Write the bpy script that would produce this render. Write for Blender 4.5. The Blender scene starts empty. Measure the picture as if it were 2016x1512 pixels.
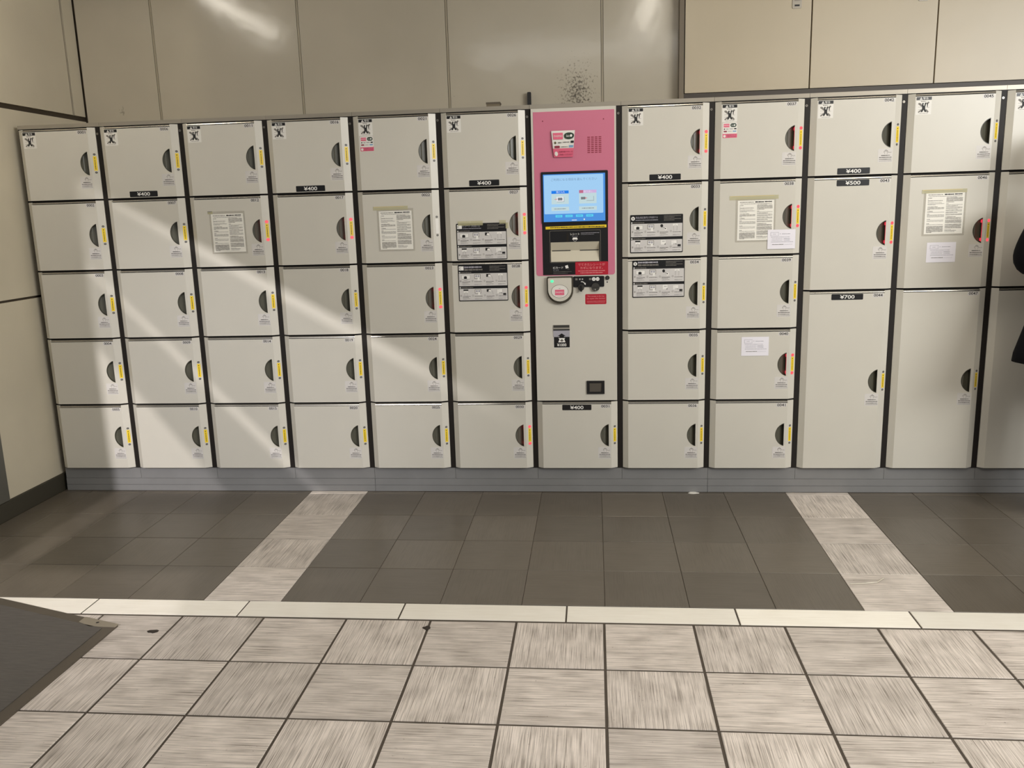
import bpy, bmesh, math, random
from mathutils import Vector, Matrix
random.seed(7)
scene = bpy.context.scene
COL = scene.collection

# ------------------------------------------------------------------ helpers
def lin(c):
    out = []
    for v in c[:3]:
        v = v / 255.0
        out.append(v / 12.92 if v <= 0.04045 else ((v + 0.055) / 1.055) ** 2.4)
    return (out[0], out[1], out[2], 1.0)

# ------------------------------------------------------------------ camera
YAW, PITCH, ROLL, FPX = -0.0992, -0.2011, -0.0292, 1680.94
cy, sy, cp, sp = math.cos(YAW), math.sin(YAW), math.cos(PITCH), math.sin(PITCH)
fwd = Vector((sy * cp, cy * cp, sp)); rgt = Vector((cy, -sy, 0)); up = rgt.cross(fwd)
cr, sr = math.cos(ROLL), math.sin(ROLL)
rgt, up = rgt * cr + up * sr, up * cr - rgt * sr
cam_data = bpy.data.cameras.new('camera')
cam_data.sensor_fit = 'HORIZONTAL'; cam_data.sensor_width = 36.0
cam_data.lens = FPX / 2016.0 * 36.0
cam = bpy.data.objects.new('camera', cam_data)
M = Matrix(((rgt.x, up.x, -fwd.x, 2.792), (rgt.y, up.y, -fwd.y, -4.0872), (rgt.z, up.z, -fwd.z, 1.3908), (0, 0, 0, 1)))
cam.matrix_world = M
COL.objects.link(cam); scene.camera = cam

# ------------------------------------------------------------------ world, lights, exposure
scene.view_settings.view_transform = 'Standard'
scene.view_settings.look = 'None'
scene.view_settings.exposure = 0.0
scene.view_settings.gamma = 1.0
scene.view_settings.use_curve_mapping = False
world = bpy.data.worlds.new('world'); scene.world = world; world.use_nodes = True
bg = world.node_tree.nodes['Background']
bg.inputs['Color'].default_value = lin((250, 253, 255)); bg.inputs['Strength'].default_value = 0.235

def area_light(name, loc, target, sx, sy_, power, color, spread=math.pi):
    d = bpy.data.lights.new(name, 'AREA'); d.shape = 'RECTANGLE'; d.size = sx; d.size_y = sy_
    d.energy = power; d.color = lin(color)[:3]; d.spread = spread
    o = bpy.data.objects.new(name, d); COL.objects.link(o); o.location = loc
    o.rotation_euler = (Vector(target) - Vector(loc)).to_track_quat('-Z', 'Y').to_euler()
    return o
area_light('ceiling_light_front', (3.3, -2.9, 2.8), (3.3, -2.6, 0), 3.2, 0.5, 26, (255, 253, 248))
area_light('ceiling_light_right', (4.6, -1.9, 2.8), (4.4, -1.0, 0), 0.5, 1.6, 26, (255, 246, 228))
area_light('concourse_light', (6.9, -3.9, 2.6), (3.6, -0.2, 1.0), 2.4, 1.0, 180, (252, 253, 252))

# cool daylight spot, cut into bands by the added screen behind the camera
SUN_P = Vector((0.42, -7.0, 3.3))
sd = bpy.data.lights.new('entrance_daylight', 'SPOT'); sd.energy = 1650; sd.color = lin((250, 246, 248))[:3]
sd.shadow_soft_size = 0.013; sd.spot_size = math.radians(25); sd.spot_blend = 1.0
so = bpy.data.objects.new('entrance_daylight', sd); COL.objects.link(so); so.location = SUN_P
so.rotation_euler = (Vector((0.85, 0, 0.30)) - SUN_P).to_track_quat('-Z', 'Y').to_euler()

# ------------------------------------------------------------------ materials
def base_mat(name):
    m = bpy.data.materials.new(name); m.use_nodes = True
    return m, m.node_tree, m.node_tree.nodes['Principled BSDF']
def mat(name, rgb, rough=0.5, metal=0.0, alpha=1.0, emit=None, estr=1.0, spec=0.5, vary=0.0, vscale=6.0):
    m, nt, b = base_mat(name)
    b.inputs['Base Color'].default_value = lin(rgb); b.inputs['Roughness'].default_value = rough
    b.inputs['Metallic'].default_value = metal; b.inputs['Alpha'].default_value = alpha
    b.inputs['Specular IOR Level'].default_value = spec
    if emit:
        b.inputs['Emission Color'].default_value = lin(emit); b.inputs['Emission Strength'].default_value = estr
    if vary > 0:
        tc = nt.nodes.new('ShaderNodeTexCoord'); nz = nt.nodes.new('ShaderNodeTexNoise')
        nz.inputs['Scale'].default_value = vscale; nz.inputs['Detail'].default_value = 5.0
        nt.links.new(tc.outputs['Object'], nz.inputs['Vector'])
        mr = nt.nodes.new('ShaderNodeMapRange'); mr.inputs[1].default_value = 0.3; mr.inputs[2].default_value = 0.7
        mr.inputs[3].default_value = 1.0 - vary; mr.inputs[4].default_value = 1.0 + vary
        nt.links.new(nz.outputs['Fac'], mr.inputs[0])
        mx = nt.nodes.new('ShaderNodeMix'); mx.data_type = 'RGBA'; mx.blend_type = 'MULTIPLY'; mx.inputs[0].default_value = 1.0
        mx.inputs[6].default_value = lin(rgb)
        nt.links.new(mr.outputs[0], mx.inputs[7]); nt.links.new(mx.outputs[2], b.inputs['Base Color'])
    return m

def tile_mat(name, rgb, streak, along_y, contrast, rough=0.38):
    """ceramic tile printed and combed with fine parallel streaks; per-tile shade and offset"""
    m, nt, b = base_mat(name); N = nt.nodes; L = nt.links
    tc = N.new('ShaderNodeTexCoord'); oi = N.new('ShaderNodeObjectInfo')
    off = N.new('ShaderNodeVectorMath'); off.operation = 'SCALE'; off.inputs['Scale'].default_value = 37.0
    cmb = N.new('ShaderNodeCombineXYZ'); L.new(oi.outputs['Random'], cmb.inputs[0]); L.new(oi.outputs['Random'], cmb.inputs[1])
    L.new(cmb.outputs[0], off.inputs[0])
    add = N.new('ShaderNodeVectorMath'); add.operation = 'ADD'; L.new(tc.outputs['Object'], add.inputs[0]); L.new(off.outputs[0], add.inputs[1])
    def noise(sc, stretch, det=4.0):
        mp = N.new('ShaderNodeMapping')
        mp.inputs['Scale'].default_value = (sc, sc / stretch, 1) if along_y else (sc / stretch, sc, 1)
        L.new(add.outputs[0], mp.inputs['Vector'])
        n = N.new('ShaderNodeTexNoise'); n.inputs['Scale'].default_value = 1.0; n.inputs['Detail'].default_value = det
        L.new(mp.outputs[0], n.inputs['Vector']); return n
    fine = noise(520, 70, 3.0); mid = noise(190, 60, 2.0); blot = noise(13, 1.5, 6.0); spk = noise(120, 1.3, 2.0)
    def rng(n, a, c, lo, hi):
        r = N.new('ShaderNodeMapRange'); r.inputs[1].default_value = a; r.inputs[2].default_value = c
        r.inputs[3].default_value = lo; r.inputs[4].default_value = hi; L.new(n.outputs[0], r.inputs[0]); return r
    f1 = rng(fine, 0.46, 0.64, 0.0, contrast * 0.95); f2 = rng(mid, 0.50, 0.70, 0.0, contrast * 0.6); f3 = rng(blot, 0.40, 0.74, 0.0, contrast * 0.55); f4 = rng(spk, 0.70, 0.76, 0.0, contrast * 0.7)
    s1 = N.new('ShaderNodeMath'); s1.operation = 'ADD'; L.new(f1.outputs[0], s1.inputs[0]); L.new(f2.outputs[0], s1.inputs[1])
    s2 = N.new('ShaderNodeMath'); s2.operation = 'ADD'; s2.use_clamp = True; L.new(s1.outputs[0], s2.inputs[0]); s3 = N.new('ShaderNodeMath'); s3.operation = 'ADD'; L.new(f3.outputs[0], s3.inputs[0]); L.new(f4.outputs[0], s3.inputs[1]); L.new(s3.outputs[0], s2.inputs[1])
    mx = N.new('ShaderNodeMix'); mx.data_type = 'RGBA'; mx.inputs[6].default_value = lin(rgb); mx.inputs[7].default_value = lin(streak)
    L.new(s2.outputs[0], mx.inputs[0])
    sh = N.new('ShaderNodeMapRange'); sh.inputs[3].default_value = 0.88; sh.inputs[4].default_value = 1.10; L.new(oi.outputs['Random'], sh.inputs[0])
    ml = N.new('ShaderNodeMix'); ml.data_type = 'RGBA'; ml.blend_type = 'MULTIPLY'; ml.inputs[0].default_value = 1.0
    L.new(mx.outputs[2], ml.inputs[6]); L.new(sh.outputs[0], ml.inputs[7]); L.new(ml.outputs[2], b.inputs['Base Color'])
    bp = N.new('ShaderNodeBump'); bp.inputs['Strength'].default_value = 0.25; bp.inputs['Distance'].default_value = 0.0008; bp.invert = True
    L.new(s1.outputs[0], bp.inputs['Height']); L.new(bp.outputs[0], b.inputs['Normal'])
    b.inputs['Roughness'].default_value = rough
    return m

def panel_mat(name, rgb, rough, stains=(), vary=0.05, bump=0.03):
    """satin painted wall panel; stains = list of (x, z, rx, rz, strength) in world metres"""
    m, nt, b = base_mat(name); N = nt.nodes; L = nt.links
    tc = N.new('ShaderNodeTexCoord'); geo = N.new('ShaderNodeNewGeometry')
    n1 = N.new('ShaderNodeTexNoise'); n1.inputs['Scale'].default_value = 2.2; n1.inputs['Detail'].default_value = 6.0
    L.new(geo.outputs['Position'], n1.inputs['Vector'])
    r1 = N.new('ShaderNodeMapRange'); r1.inputs[1].default_value = 0.3; r1.inputs[2].default_value = 0.7
    r1.inputs[3].default_value = 1 - vary; r1.inputs[4].default_value = 1 + vary; L.new(n1.outputs['Fac'], r1.inputs[0])
    mx = N.new('ShaderNodeMix'); mx.data_type = 'RGBA'; mx.blend_type = 'MULTIPLY'; mx.inputs[0].default_value = 1
    mx.inputs[6].default_value = lin(rgb); L.new(r1.outputs[0], mx.inputs[7])
    last = mx.outputs[2]
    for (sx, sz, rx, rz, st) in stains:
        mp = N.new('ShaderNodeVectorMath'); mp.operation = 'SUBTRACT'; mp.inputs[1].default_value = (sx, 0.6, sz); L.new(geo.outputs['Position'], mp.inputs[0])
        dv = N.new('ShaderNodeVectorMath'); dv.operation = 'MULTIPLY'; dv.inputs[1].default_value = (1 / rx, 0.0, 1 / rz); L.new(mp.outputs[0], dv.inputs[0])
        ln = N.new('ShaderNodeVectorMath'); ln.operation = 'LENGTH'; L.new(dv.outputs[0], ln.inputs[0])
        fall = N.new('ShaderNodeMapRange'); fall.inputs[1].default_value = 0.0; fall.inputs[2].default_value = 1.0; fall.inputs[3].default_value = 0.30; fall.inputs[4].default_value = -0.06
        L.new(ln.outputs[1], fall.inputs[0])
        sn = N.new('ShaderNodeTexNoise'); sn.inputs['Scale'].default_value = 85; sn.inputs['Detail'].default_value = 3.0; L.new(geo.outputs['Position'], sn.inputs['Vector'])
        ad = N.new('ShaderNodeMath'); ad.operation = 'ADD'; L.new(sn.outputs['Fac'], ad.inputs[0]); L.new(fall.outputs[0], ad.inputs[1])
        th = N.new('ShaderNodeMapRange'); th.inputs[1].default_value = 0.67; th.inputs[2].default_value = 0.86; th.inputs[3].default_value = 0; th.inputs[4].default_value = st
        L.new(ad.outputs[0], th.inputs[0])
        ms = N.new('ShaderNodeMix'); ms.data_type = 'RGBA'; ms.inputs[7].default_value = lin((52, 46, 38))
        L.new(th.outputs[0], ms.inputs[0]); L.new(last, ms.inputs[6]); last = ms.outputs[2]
    L.new(last, b.inputs['Base Color'])
    b.inputs['Roughness'].default_value = rough
    n2 = N.new('ShaderNodeTexNoise'); n2.inputs['Scale'].default_value = 7; n2.inputs['Detail'].default_value = 3.0; L.new(geo.outputs['Position'], n2.inputs['Vector'])
    bp = N.new('ShaderNodeBump'); bp.inputs['Strength'].default_value = bump; bp.inputs['Distance'].default_value = 0.05
    L.new(n2.outputs['Fac'], bp.inputs['Height']); L.new(bp.outputs[0], b.inputs['Normal'])
    return m

DOOR = mat('door_paint', (205, 200, 188), 0.34, vary=0.025, vscale=3.0)
DARK = mat('dark_frame', (30, 25, 21), 0.55, spec=0.3)
GROOVE = mat('groove', (30, 26, 22), 0.7)
LIP = mat('door_lip', (196, 190, 178), 0.22, metal=0.75)
CAP = mat('cap_strip', (158, 150, 136), 0.35, metal=0.3, vary=0.04)
PLINTH = mat('plinth_grey', (128, 127, 126), 0.45, vary=0.05, vscale=8)
CUP = mat('handle_cup', (70, 68, 56), 0.32)
CUPBACK = mat('handle_cup_back', (80, 78, 66), 0.35); CUPRIB = mat('handle_cup_rib', (118, 114, 102), 0.25)
YEL = mat('yellow_label', (240, 205, 40), 0.4)
PALEYEL = mat('pale_label', (238, 232, 190), 0.4)
INK = mat('ink', (28, 26, 26), 0.6)
INKMID = mat('ink_mid', (84, 80, 76), 0.6)
INKGREY = mat('ink_grey', (120, 115, 108), 0.6)
INKLIGHT = mat('ink_light', (165, 162, 170), 0.6)
WHITE = mat('sticker_white', (226, 222, 214), 0.45)
CLEARST = mat('clear_sticker', (236, 231, 226), 0.4, alpha=0.72)
PAPER = mat('paper', (236, 232, 222), 0.6)
CARD = mat('card_paper', (234, 230, 236), 0.6)
TAPE = mat('tape', (208, 202, 158), 0.3, alpha=0.52)
TAPEBROWN = mat('tape_aged', (222, 200, 140), 0.35, alpha=0.8)
SLEEVE = mat('clear_sleeve', (196, 190, 176), 0.15, alpha=0.40)
BLACKP = mat('black_plate', (20, 19, 20), 0.35)
SIGNGREY = mat('sign_grey', (206, 202, 198), 0.45)
WTXT = mat('white_print', (235, 232, 226), 0.5)
LEDOFF = mat('lamp_off', (70, 66, 62), 0.45)
LEDOFF2 = mat('lamp_off_core', (128, 122, 114), 0.45)
LEDON = mat('lamp_red', (60, 14, 16), 0.4, emit=(255, 92, 100), estr=1.0)
LEDGLOW = mat('lamp_red_spill', (200, 60, 70), 0.4, emit=(230, 60, 76), estr=0.9)
SCREW = mat('screw_steel', (150, 144, 134), 0.3, metal=0.8)
PINK = mat('pink_panel', (202, 114, 138), 0.42)
PINKL = mat('pink_print', (222, 100, 128), 0.45)
PINKD = mat('pink_dark_print', (120, 30, 52), 0.45)
RED = mat('red_label', (176, 26, 46), 0.4)
REDTXT = mat('red_label_print', (226, 150, 150), 0.5)
GREEN = mat('dark_green_print', (24, 48, 30), 0.45)
BLUEP = mat('blue_print', (120, 160, 196), 0.45)
MAROON = mat('maroon_print', (140, 40, 60), 0.45)
STEEL = mat('brushed_steel', (178, 172, 160), 0.3, metal=0.6)
BEIGE = mat('recess_beige', (196, 188, 168), 0.4)
READER = mat('reader_face', (206, 201, 188), 0.35)
RUBBER = mat('reader_base', (66, 60, 48), 0.5)
LEDGREEN = mat('lamp_green', (80, 235, 160), 0.4, emit=(70, 240, 150), estr=1.0)
def screen_mat(name, rgb, s=0.92): return mat(name, (10, 10, 12), 0.25, emit=rgb, estr=s)
SCR = screen_mat('screen_blue', (78, 148, 228)); SCRP = screen_mat('screen_pale', (166, 212, 250)); SCRB = screen_mat('screen_button', (20, 128, 240))
SCRM = screen_mat('screen_mauve', (214, 180, 226)); SCRR = screen_mat('screen_rose', (196, 110, 140)); SCRW = screen_mat('screen_white', (236, 240, 244))
SCRC = screen_mat('screen_cream', (198, 222, 226)); SCRI = screen_mat('screen_ink', (120, 150, 182)); SCRC2 = screen_mat('screen_cyan', (92, 216, 246)); SCRG = screen_mat('screen_grey', (124, 126, 132)); SCRX = screen_mat('screen_red', (224, 90, 90))

# ------------------------------------------------------------------ text glyph meshes (built-in font)
TEXTS = {}
def prepare_text(strings):
    objs = []
    for s in strings:
        c = bpy.data.curves.new('glyphs', 'FONT'); c.body = s; c.size = 1.0; c.resolution_u = 3
        if s[0] in '0¥': c.offset = 0.016
        o = bpy.data.objects.new('glyphs', c); COL.objects.link(o); objs.append((s, o, c))
    dg = bpy.context.evaluated_depsgraph_get()
    for s, o, c in objs:
        me = bpy.data.meshes.new_from_object(o.evaluated_get(dg))
        vs = [(v.co.x, v.co.y) for v in me.vertices]; fs = [tuple(p.vertices) for p in me.polygons]
        up_ = [p.normal.z for p in me.polygons]
        fs = [f if n > 0 else tuple(reversed(f)) for f, n in zip(fs, up_)]
        x0 = min(v[0] for v in vs); x1 = max(v[0] for v in vs); y0 = min(v[1] for v in vs); y1 = max(v[1] for v in vs)
        TEXTS[s] = ([((x - x0) / (x1 - x0), (y - y0) / (y1 - y0)) for x, y in vs], fs)
        bpy.data.meshes.remove(me)
    for s, o, c in objs:
        bpy.data.objects.remove(o); bpy.data.curves.remove(c)
STR = ['%04d' % i for i in range(1, 48)] + ['¥400', '¥500', '¥700', '¥1000', '警告', 'PASMO', 'Suica', 'IC', 'レシート', 'Receipt', 'ICカード', 'IC card',
       'でてきたレシートが', 'カギになります。', 'The receipt is the key', 'to open the locker', 'ご利用になる項目を選んでください', '預け入れ', '取り出し',
       'ICカードで利用する', '現金(暗証番号)で利用する', '1', '2', '3', '4', '¥', '!', 'Push', '500', '100', '硬', '貨', '交通系電子マネーを', 'ご利用いただけます']
prepare_text(STR)

# ------------------------------------------------------------------ mesh builder
class MB:
    def __init__(self, f=None):
        self.v = []; self.f = []; self.mi = []; self.mats = []; self.fn = f
    def m(self, mt):
        if mt not in self.mats: self.mats.append(mt)
        return self.mats.index(mt)
    def pt(self, p):
        self.v.append(tuple(self.fn(*p)) if self.fn else tuple(p)); return len(self.v) - 1
    def face(self, pts, mt):
        self.f.append([self.pt(p) for p in pts]); self.mi.append(self.m(mt))
    def rect(self, x0, x1, z0, z1, y, mt):
        self.face([(x0, y, z0), (x1, y, z0), (x1, y, z1), (x0, y, z1)], mt)
    def box(self, x0, x1, y0, y1, z0, z1, mt, skip=''):
        if 'f' not in skip: self.face([(x0, y0, z0), (x1, y0, z0), (x1, y0, z1), (x0, y0, z1)], mt)
        if 'b' not in skip: self.face([(x1, y1, z0), (x0, y1, z0), (x0, y1, z1), (x1, y1, z1)], mt)
        if 'l' not in skip: self.face([(x0, y1, z0), (x0, y0, z0), (x0, y0, z1), (x0, y1, z1)], mt)
        if 'r' not in skip: self.face([(x1, y0, z0), (x1, y1, z0), (x1, y1, z1), (x1, y0, z1)], mt)
        if 't' not in skip: self.face([(x0, y0, z1), (x1, y0, z1), (x1, y1, z1), (x0, y1, z1)], mt)
        if 'd' not in skip: self.face([(x0, y1, z0), (x1, y1, z0), (x1, y0, z0), (x0, y0, z0)], mt)
    def poly(self, p2, y, mt):
        self.face([(x, y, z) for x, z in p2], mt)
    def prism(self, p2, y0, y1, mt, side=None, back=False):
        """p2 counter-clockwise as seen from the front (-Y)"""
        side = side or mt
        self.poly(p2, y0, mt)
        n = len(p2)
        for i in range(n):
            a, b = p2[i], p2[(i + 1) % n]
            self.face([(a[0], y1, a[1]), (b[0], y1, b[1]), (b[0], y0, b[1]), (a[0], y0, a[1])], side)
        if back: self.face([(x, y1, z) for x, z in reversed(p2)], side)
    def text(self, s, x0, x1, z0, z1, y, mt):
        vs, fs = TEXTS[s]; k = self.m(mt); base = len(self.v)
        for u, w in vs: self.pt((x0 + u * (x1 - x0), y, z0 + w * (z1 - z0)))
        for f in fs: self.f.append([base + i for i in f]); self.mi.append(k)
    def ribbon(self, p2, w, y, mt, closed=False):
        n = len(p2); rng = range(n if closed else n - 1)
        for i in rng:
            a = Vector(p2[i]); b = Vector(p2[(i + 1) % n]); d = (b - a)
            if d.length < 1e-9: continue
            d.normalize(); nrm = Vector((-d.y, d.x)) * w * 0.5; e = d * w * 0.3
            a2, b2 = a - e, b + e
            self.poly([tuple(a2 - nrm), tuple(b2 - nrm), tuple(b2 + nrm), tuple(a2 + nrm)], y - random.random() * 2e-5, mt)
    def dashes(self, x0, x1, z, h, y, mt, fill=0.8, seed=None):
        rs = random.Random(seed if seed is not None else (x0 * 977 + z * 3571))
        x = x0
        while x < x1 - h * 0.3:
            w = min(h * rs.uniform(0.5, 2.2), x1 - x); hh = h * rs.uniform(0.6, 1.0)
            self.rect(x, x + w * fill, z - hh / 2, z + hh / 2, y, mt); x += w
    def build(self, name, parent=None, loc=(0, 0, 0), smooth=False):
        me = bpy.data.meshes.new(name); me.from_pydata(self.v, [], self.f)
        for mt in self.mats: me.materials.append(mt)
        me.polygons.foreach_set('material_index', self.mi)
        if smooth:
            bm = bmesh.new(); bm.from_mesh(me); bmesh.ops.remove_doubles(bm, verts=bm.verts, dist=1e-5); bmesh.ops.recalc_face_normals(bm, faces=bm.faces); bm.to_mesh(me); bm.free()
            me.polygons.foreach_set('use_smooth', [True] * len(me.polygons))
        if False: me.polygons.foreach_set('use_smooth', [True] * len(self.f))
        me.update()
        o = bpy.data.objects.new(name, me); COL.objects.link(o); o.location = loc
        if parent: o.parent = parent
        return o
def reuse(o, parent, loc):
    c = o.copy(); COL.objects.link(c); c.parent = parent; c.location = loc; return c
def rrect(x0, x1, z0, z1, r, n=4):
    pts = []
    for cx, cz, a0 in ((x1 - r, z0 + r, -90), (x1 - r, z1 - r, 0), (x0 + r, z1 - r, 90), (x0 + r, z0 + r, 180)):
        for i in range(n + 1):
            a = math.radians(a0 + 90 * i / n); pts.append((cx + r * math.cos(a), cz + r * math.sin(a)))
    return pts
def circ(cx, cz, r, n=20, sx=1.0): return [(cx + r * sx * math.cos(2 * math.pi * i / n), cz + r * math.sin(2 * math.pi * i / n)) for i in range(n)]
def empty(name, label, cat, loc=(0, 0, 0), group=None):
    o = bpy.data.objects.new(name, None); COL.objects.link(o); o.location = loc; o.empty_display_size = 0.1
    o['label'] = label; o['category'] = cat
    if group: o['group'] = group
    return o
def tag(o, label, cat, group=None):
    o['label'] = label; o['category'] = cat
    if group: o['group'] = group
    return o
def structure(o): o['kind'] = 'structure'; return o

# ================================================================== ROOM SHELL
W = 0.41715                      # pitch of the locker columns
XL, YB, ZC = -0.030, 0.655, 2.86   # left wall, back wall, ceiling
XR = 12 * W + 1.75
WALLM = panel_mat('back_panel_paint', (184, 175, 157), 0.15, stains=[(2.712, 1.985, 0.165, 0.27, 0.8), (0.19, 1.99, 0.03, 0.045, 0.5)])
LEFTM = panel_mat('left_panel_paint', (196, 186, 164), 0.42, vary=0.07)
JOINT = mat('wall_joint', (62, 52, 38), 0.7)
STRIPJ = mat('joint_strip', (160, 150, 130), 0.4)
CEILM = mat('ceiling_paint', (196, 190, 178), 0.8)
# back wall: backing + separate panels
m = MB(); m.box(XL - 0.1, XR, YB + 0.004, YB + 0.12, 0, ZC, JOINT)
wall_back = structure(m.build('wall_back'))
seams = [XL + 0.004, 0.412, 1.2265, 2.030, 2.844, 3.66, 4.47, 5.28, 6.09, XR]
for a, b in zip(seams[:-1], seams[1:]):
    m = MB(); m.box(a + 0.007, b - 0.007, YB - 0.008, YB + 0.004, 0.09, ZC, WALLM, 'b'); m.build('panel', wall_back)
for s in seams[1:-1]:
    m = MB(); m.box(s - 0.0048, s + 0.0048, YB - 0.007, YB + 0.004, 0.09, ZC, STRIPJ, 'b'); m.build('joint_strip', wall_back)
# left wall
YL0 = -0.90
m = MB(); m.box(XL - 0.12, XL - 0.012, YL0, YB + 0.12, 0, ZC, JOINT)
wall_left = structure(m.build('wall_left'))
def lpanel(y0, y1, z0, z1):
    m = MB(); m.box(XL - 0.014, XL, y0, y1, z0, z1, LEFTM); m.build('panel', wall_left)
for (z0, z1) in ((0.09, 1.022), (1.034, 1.940), (1.966, ZC)):
    lpanel(-0.405, 0.527 if z1 > 1.95 else 0.645, z0, z1)
    if z1 > 1.95: lpanel(0.547, 0.645, z0, z1)
    lpanel(YL0, -0.492, z0, z1)
POST = mat('grey_post', (98, 96, 88), 0.4, metal=0.3)
m = MB(); m.box(XL - 0.012, XL + 0.008, -0.488, -0.409, 0.09, ZC, POST); m.build('corner_post', wall_left)
BASE = mat('baseboard_dark', (58, 54, 44), 0.45)
m = MB(); m.box(XL - 0.005, XL + 0.010, YL0, YB, 0, 0.088, BASE); structure(m.build('baseboard_left'))
# ceiling
m = MB(); m.box(XL - 0.12, XR, -4.6, YB + 0.12, ZC, ZC + 0.08, CEILM); structure(m.build('ceiling'))
HOUS = mat('lamp_housing', (210, 206, 196), 0.5)
TUBE = mat('lamp_diffuser', (255, 250, 240), 0.5, emit=(255, 247, 232), estr=22.0)
def ceiling_lamp(x, y0, y1, label):
    e = empty('ceiling_lamp', label, 'lamp', (x, (y0 + y1) / 2, ZC), 'ceiling lamps in front of the lockers')
    h = (y1 - y0) / 2
    m = MB(); m.box(-0.07, 0.07, -h - 0.03, h + 0.03, -0.045, 0, HOUS); m.build('housing', e)
    m = MB(); m.box(-0.045, 0.045, -h, h, -0.075, -0.045, TUBE); m.build('diffuser', e)
ceiling_lamp(0.30, -1.64, -0.36, 'long ceiling lamp above the lowest numbered lockers by the side wall')
ceiling_lamp(3.20, -2.10, -0.86, 'long ceiling lamp above the middle of the locker row')

# ------------------------------------------------------------------ floor
GROUT = mat('grout', (74, 65, 55), 0.8, vary=0.1, vscale=30)
m = MB(); m.box(-1.6, XR, -6.2, YB + 0.1, -0.06, -0.0022, GROUT)
floor = structure(m.build('floor'))
LX = tile_mat('light_tile_across', (222, 211, 201), (122, 112, 101), False, 0.60)
LY = tile_mat('light_tile_along', (222, 211, 201), (122, 112, 101), True, 0.60)
DX = tile_mat('dark_tile_across', (102, 94, 83), (84, 76, 65), False, 0.5, 0.30)
DY = tile_mat('dark_tile_along', (102, 94, 83), (84, 76, 65), True, 0.5, 0.30)
CREAM = tile_mat('cream_stone', (242, 236, 224), (208, 198, 178), False, 0.25)
tile_cache = {}
def tile(x0, x1, y0, y1, mt, name='tile'):
    w, h = round(x1 - x0, 4), round(y1 - y0, 4); key = (w, h, mt.name); c = ((x0 + x1) / 2, (y0 + y1) / 2, random.uniform(-0.0003, 0.0003))
    if key in tile_cache: return reuse(tile_cache[key], floor, c)
    m = MB(); a, b, ch, dp = w / 2, h / 2, 0.0012, 0.008
    m.face([(-a + ch, -b + ch, 0), (a - ch, -b + ch, 0), (a - ch, b - ch, 0), (-a + ch, b - ch, 0)], mt)
    ring = [(-a, -b), (a, -b), (a, b), (-a, b)]; inn = [(-a + ch, -b + ch), (a - ch, -b + ch), (a - ch, b - ch), (-a + ch, b - ch)]
    for i in range(4):
        j = (i + 1) % 4
        m.face([(*ring[i], -ch), (*ring[j], -ch), (*inn[j], 0), (*inn[i], 0)], mt)
        m.face([(*ring[i], -dp), (*ring[j], -dp), (*ring[j], -ch), (*ring[i], -ch)], mt)
    o = m.build(name, floor, c); tile_cache[key] = o; return o
S = 0.29993; g = 0.0041
for r in range(0, 6):                                        # pale tiles nearest the camera
    y1 = -1.3813 - S * r; y0 = y1 - S
    for k in range(-5, 18):
        x0 = 1.3148 + S * k
        tile(x0 + g, x0 + S - g, y0 + g, y1 - g - (0.001 if r == 0 else 0), LY if (k + r) % 2 == 0 else LX)
ys = [0.0, -0.039, -0.3455, -0.6513, -0.9510, -1.2535]
for r in range(5):                                            # brown tiles with two pale columns under the lockers
    for k in range(-6, 17):
        x0, x1 = 1.6289 + 0.2974 * k, 1.6289 + 0.2974 * (k + 1)
        if k == -6: x0 = XL + 0.012
        pale = k in (-1, 7); gg = 0.0008 if not pale else 0.0015
        al = (k + r) % 2 == 0
        mt = (LY if al else LX) if pale else (DY if al else DX)
        tile(x0 + gg, x1 - gg, ys[r + 1] + (0.0026 if r == 2 else 0.0013), ys[r] - 0.0012, mt)
for k in range(-3, 10):                                       # cream stone strip
    x0 = 0.9232 + 0.5869 * k
    tile(x0 + 0.003, x0 + 0.5869 - 0.003, -1.3735, -1.2565, CREAM, 'strip_stone')

# ================================================================== LOCKERS
ZT, ZB = 1.840, 0.126
PITCH5 = (ZT - ZB) / 5
YF = -0.020                      # door face
BX0, BX1, BX2, BX3 = 0.0045, 0.030, 0.365, 0.3955
def on_bevel(x, y, z):           # lies a flat print on the slanted right edge of a door
    return (x, YF + 0.017 * (x - BX2) / (BX3 - BX2) + y, z)
HX, HH, HSAG = 0.3525, 0.0568, 0.0405
HR = (HH * HH + HSAG * HSAG) / (2 * HSAG)
def d_arc(s=1.0, n=18):          # arc of the half-moon handle, from bottom to top on its left side
    cx = HX - HSAG + HR; a = math.asin(HH / HR); pts = []
    for i in range(n + 1):
        t = -a + 2 * a * i / n
        pts.append((cx - HR * math.cos(t), HR * math.sin(t)))
    # soften the two tips
    pts[0] = (pts[0][0] - 0.001, pts[0][1] + 0.001); pts[-1] = (pts[-1][0] - 0.001, pts[-1][1] - 0.001)
    return pts
protos = {}
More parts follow.
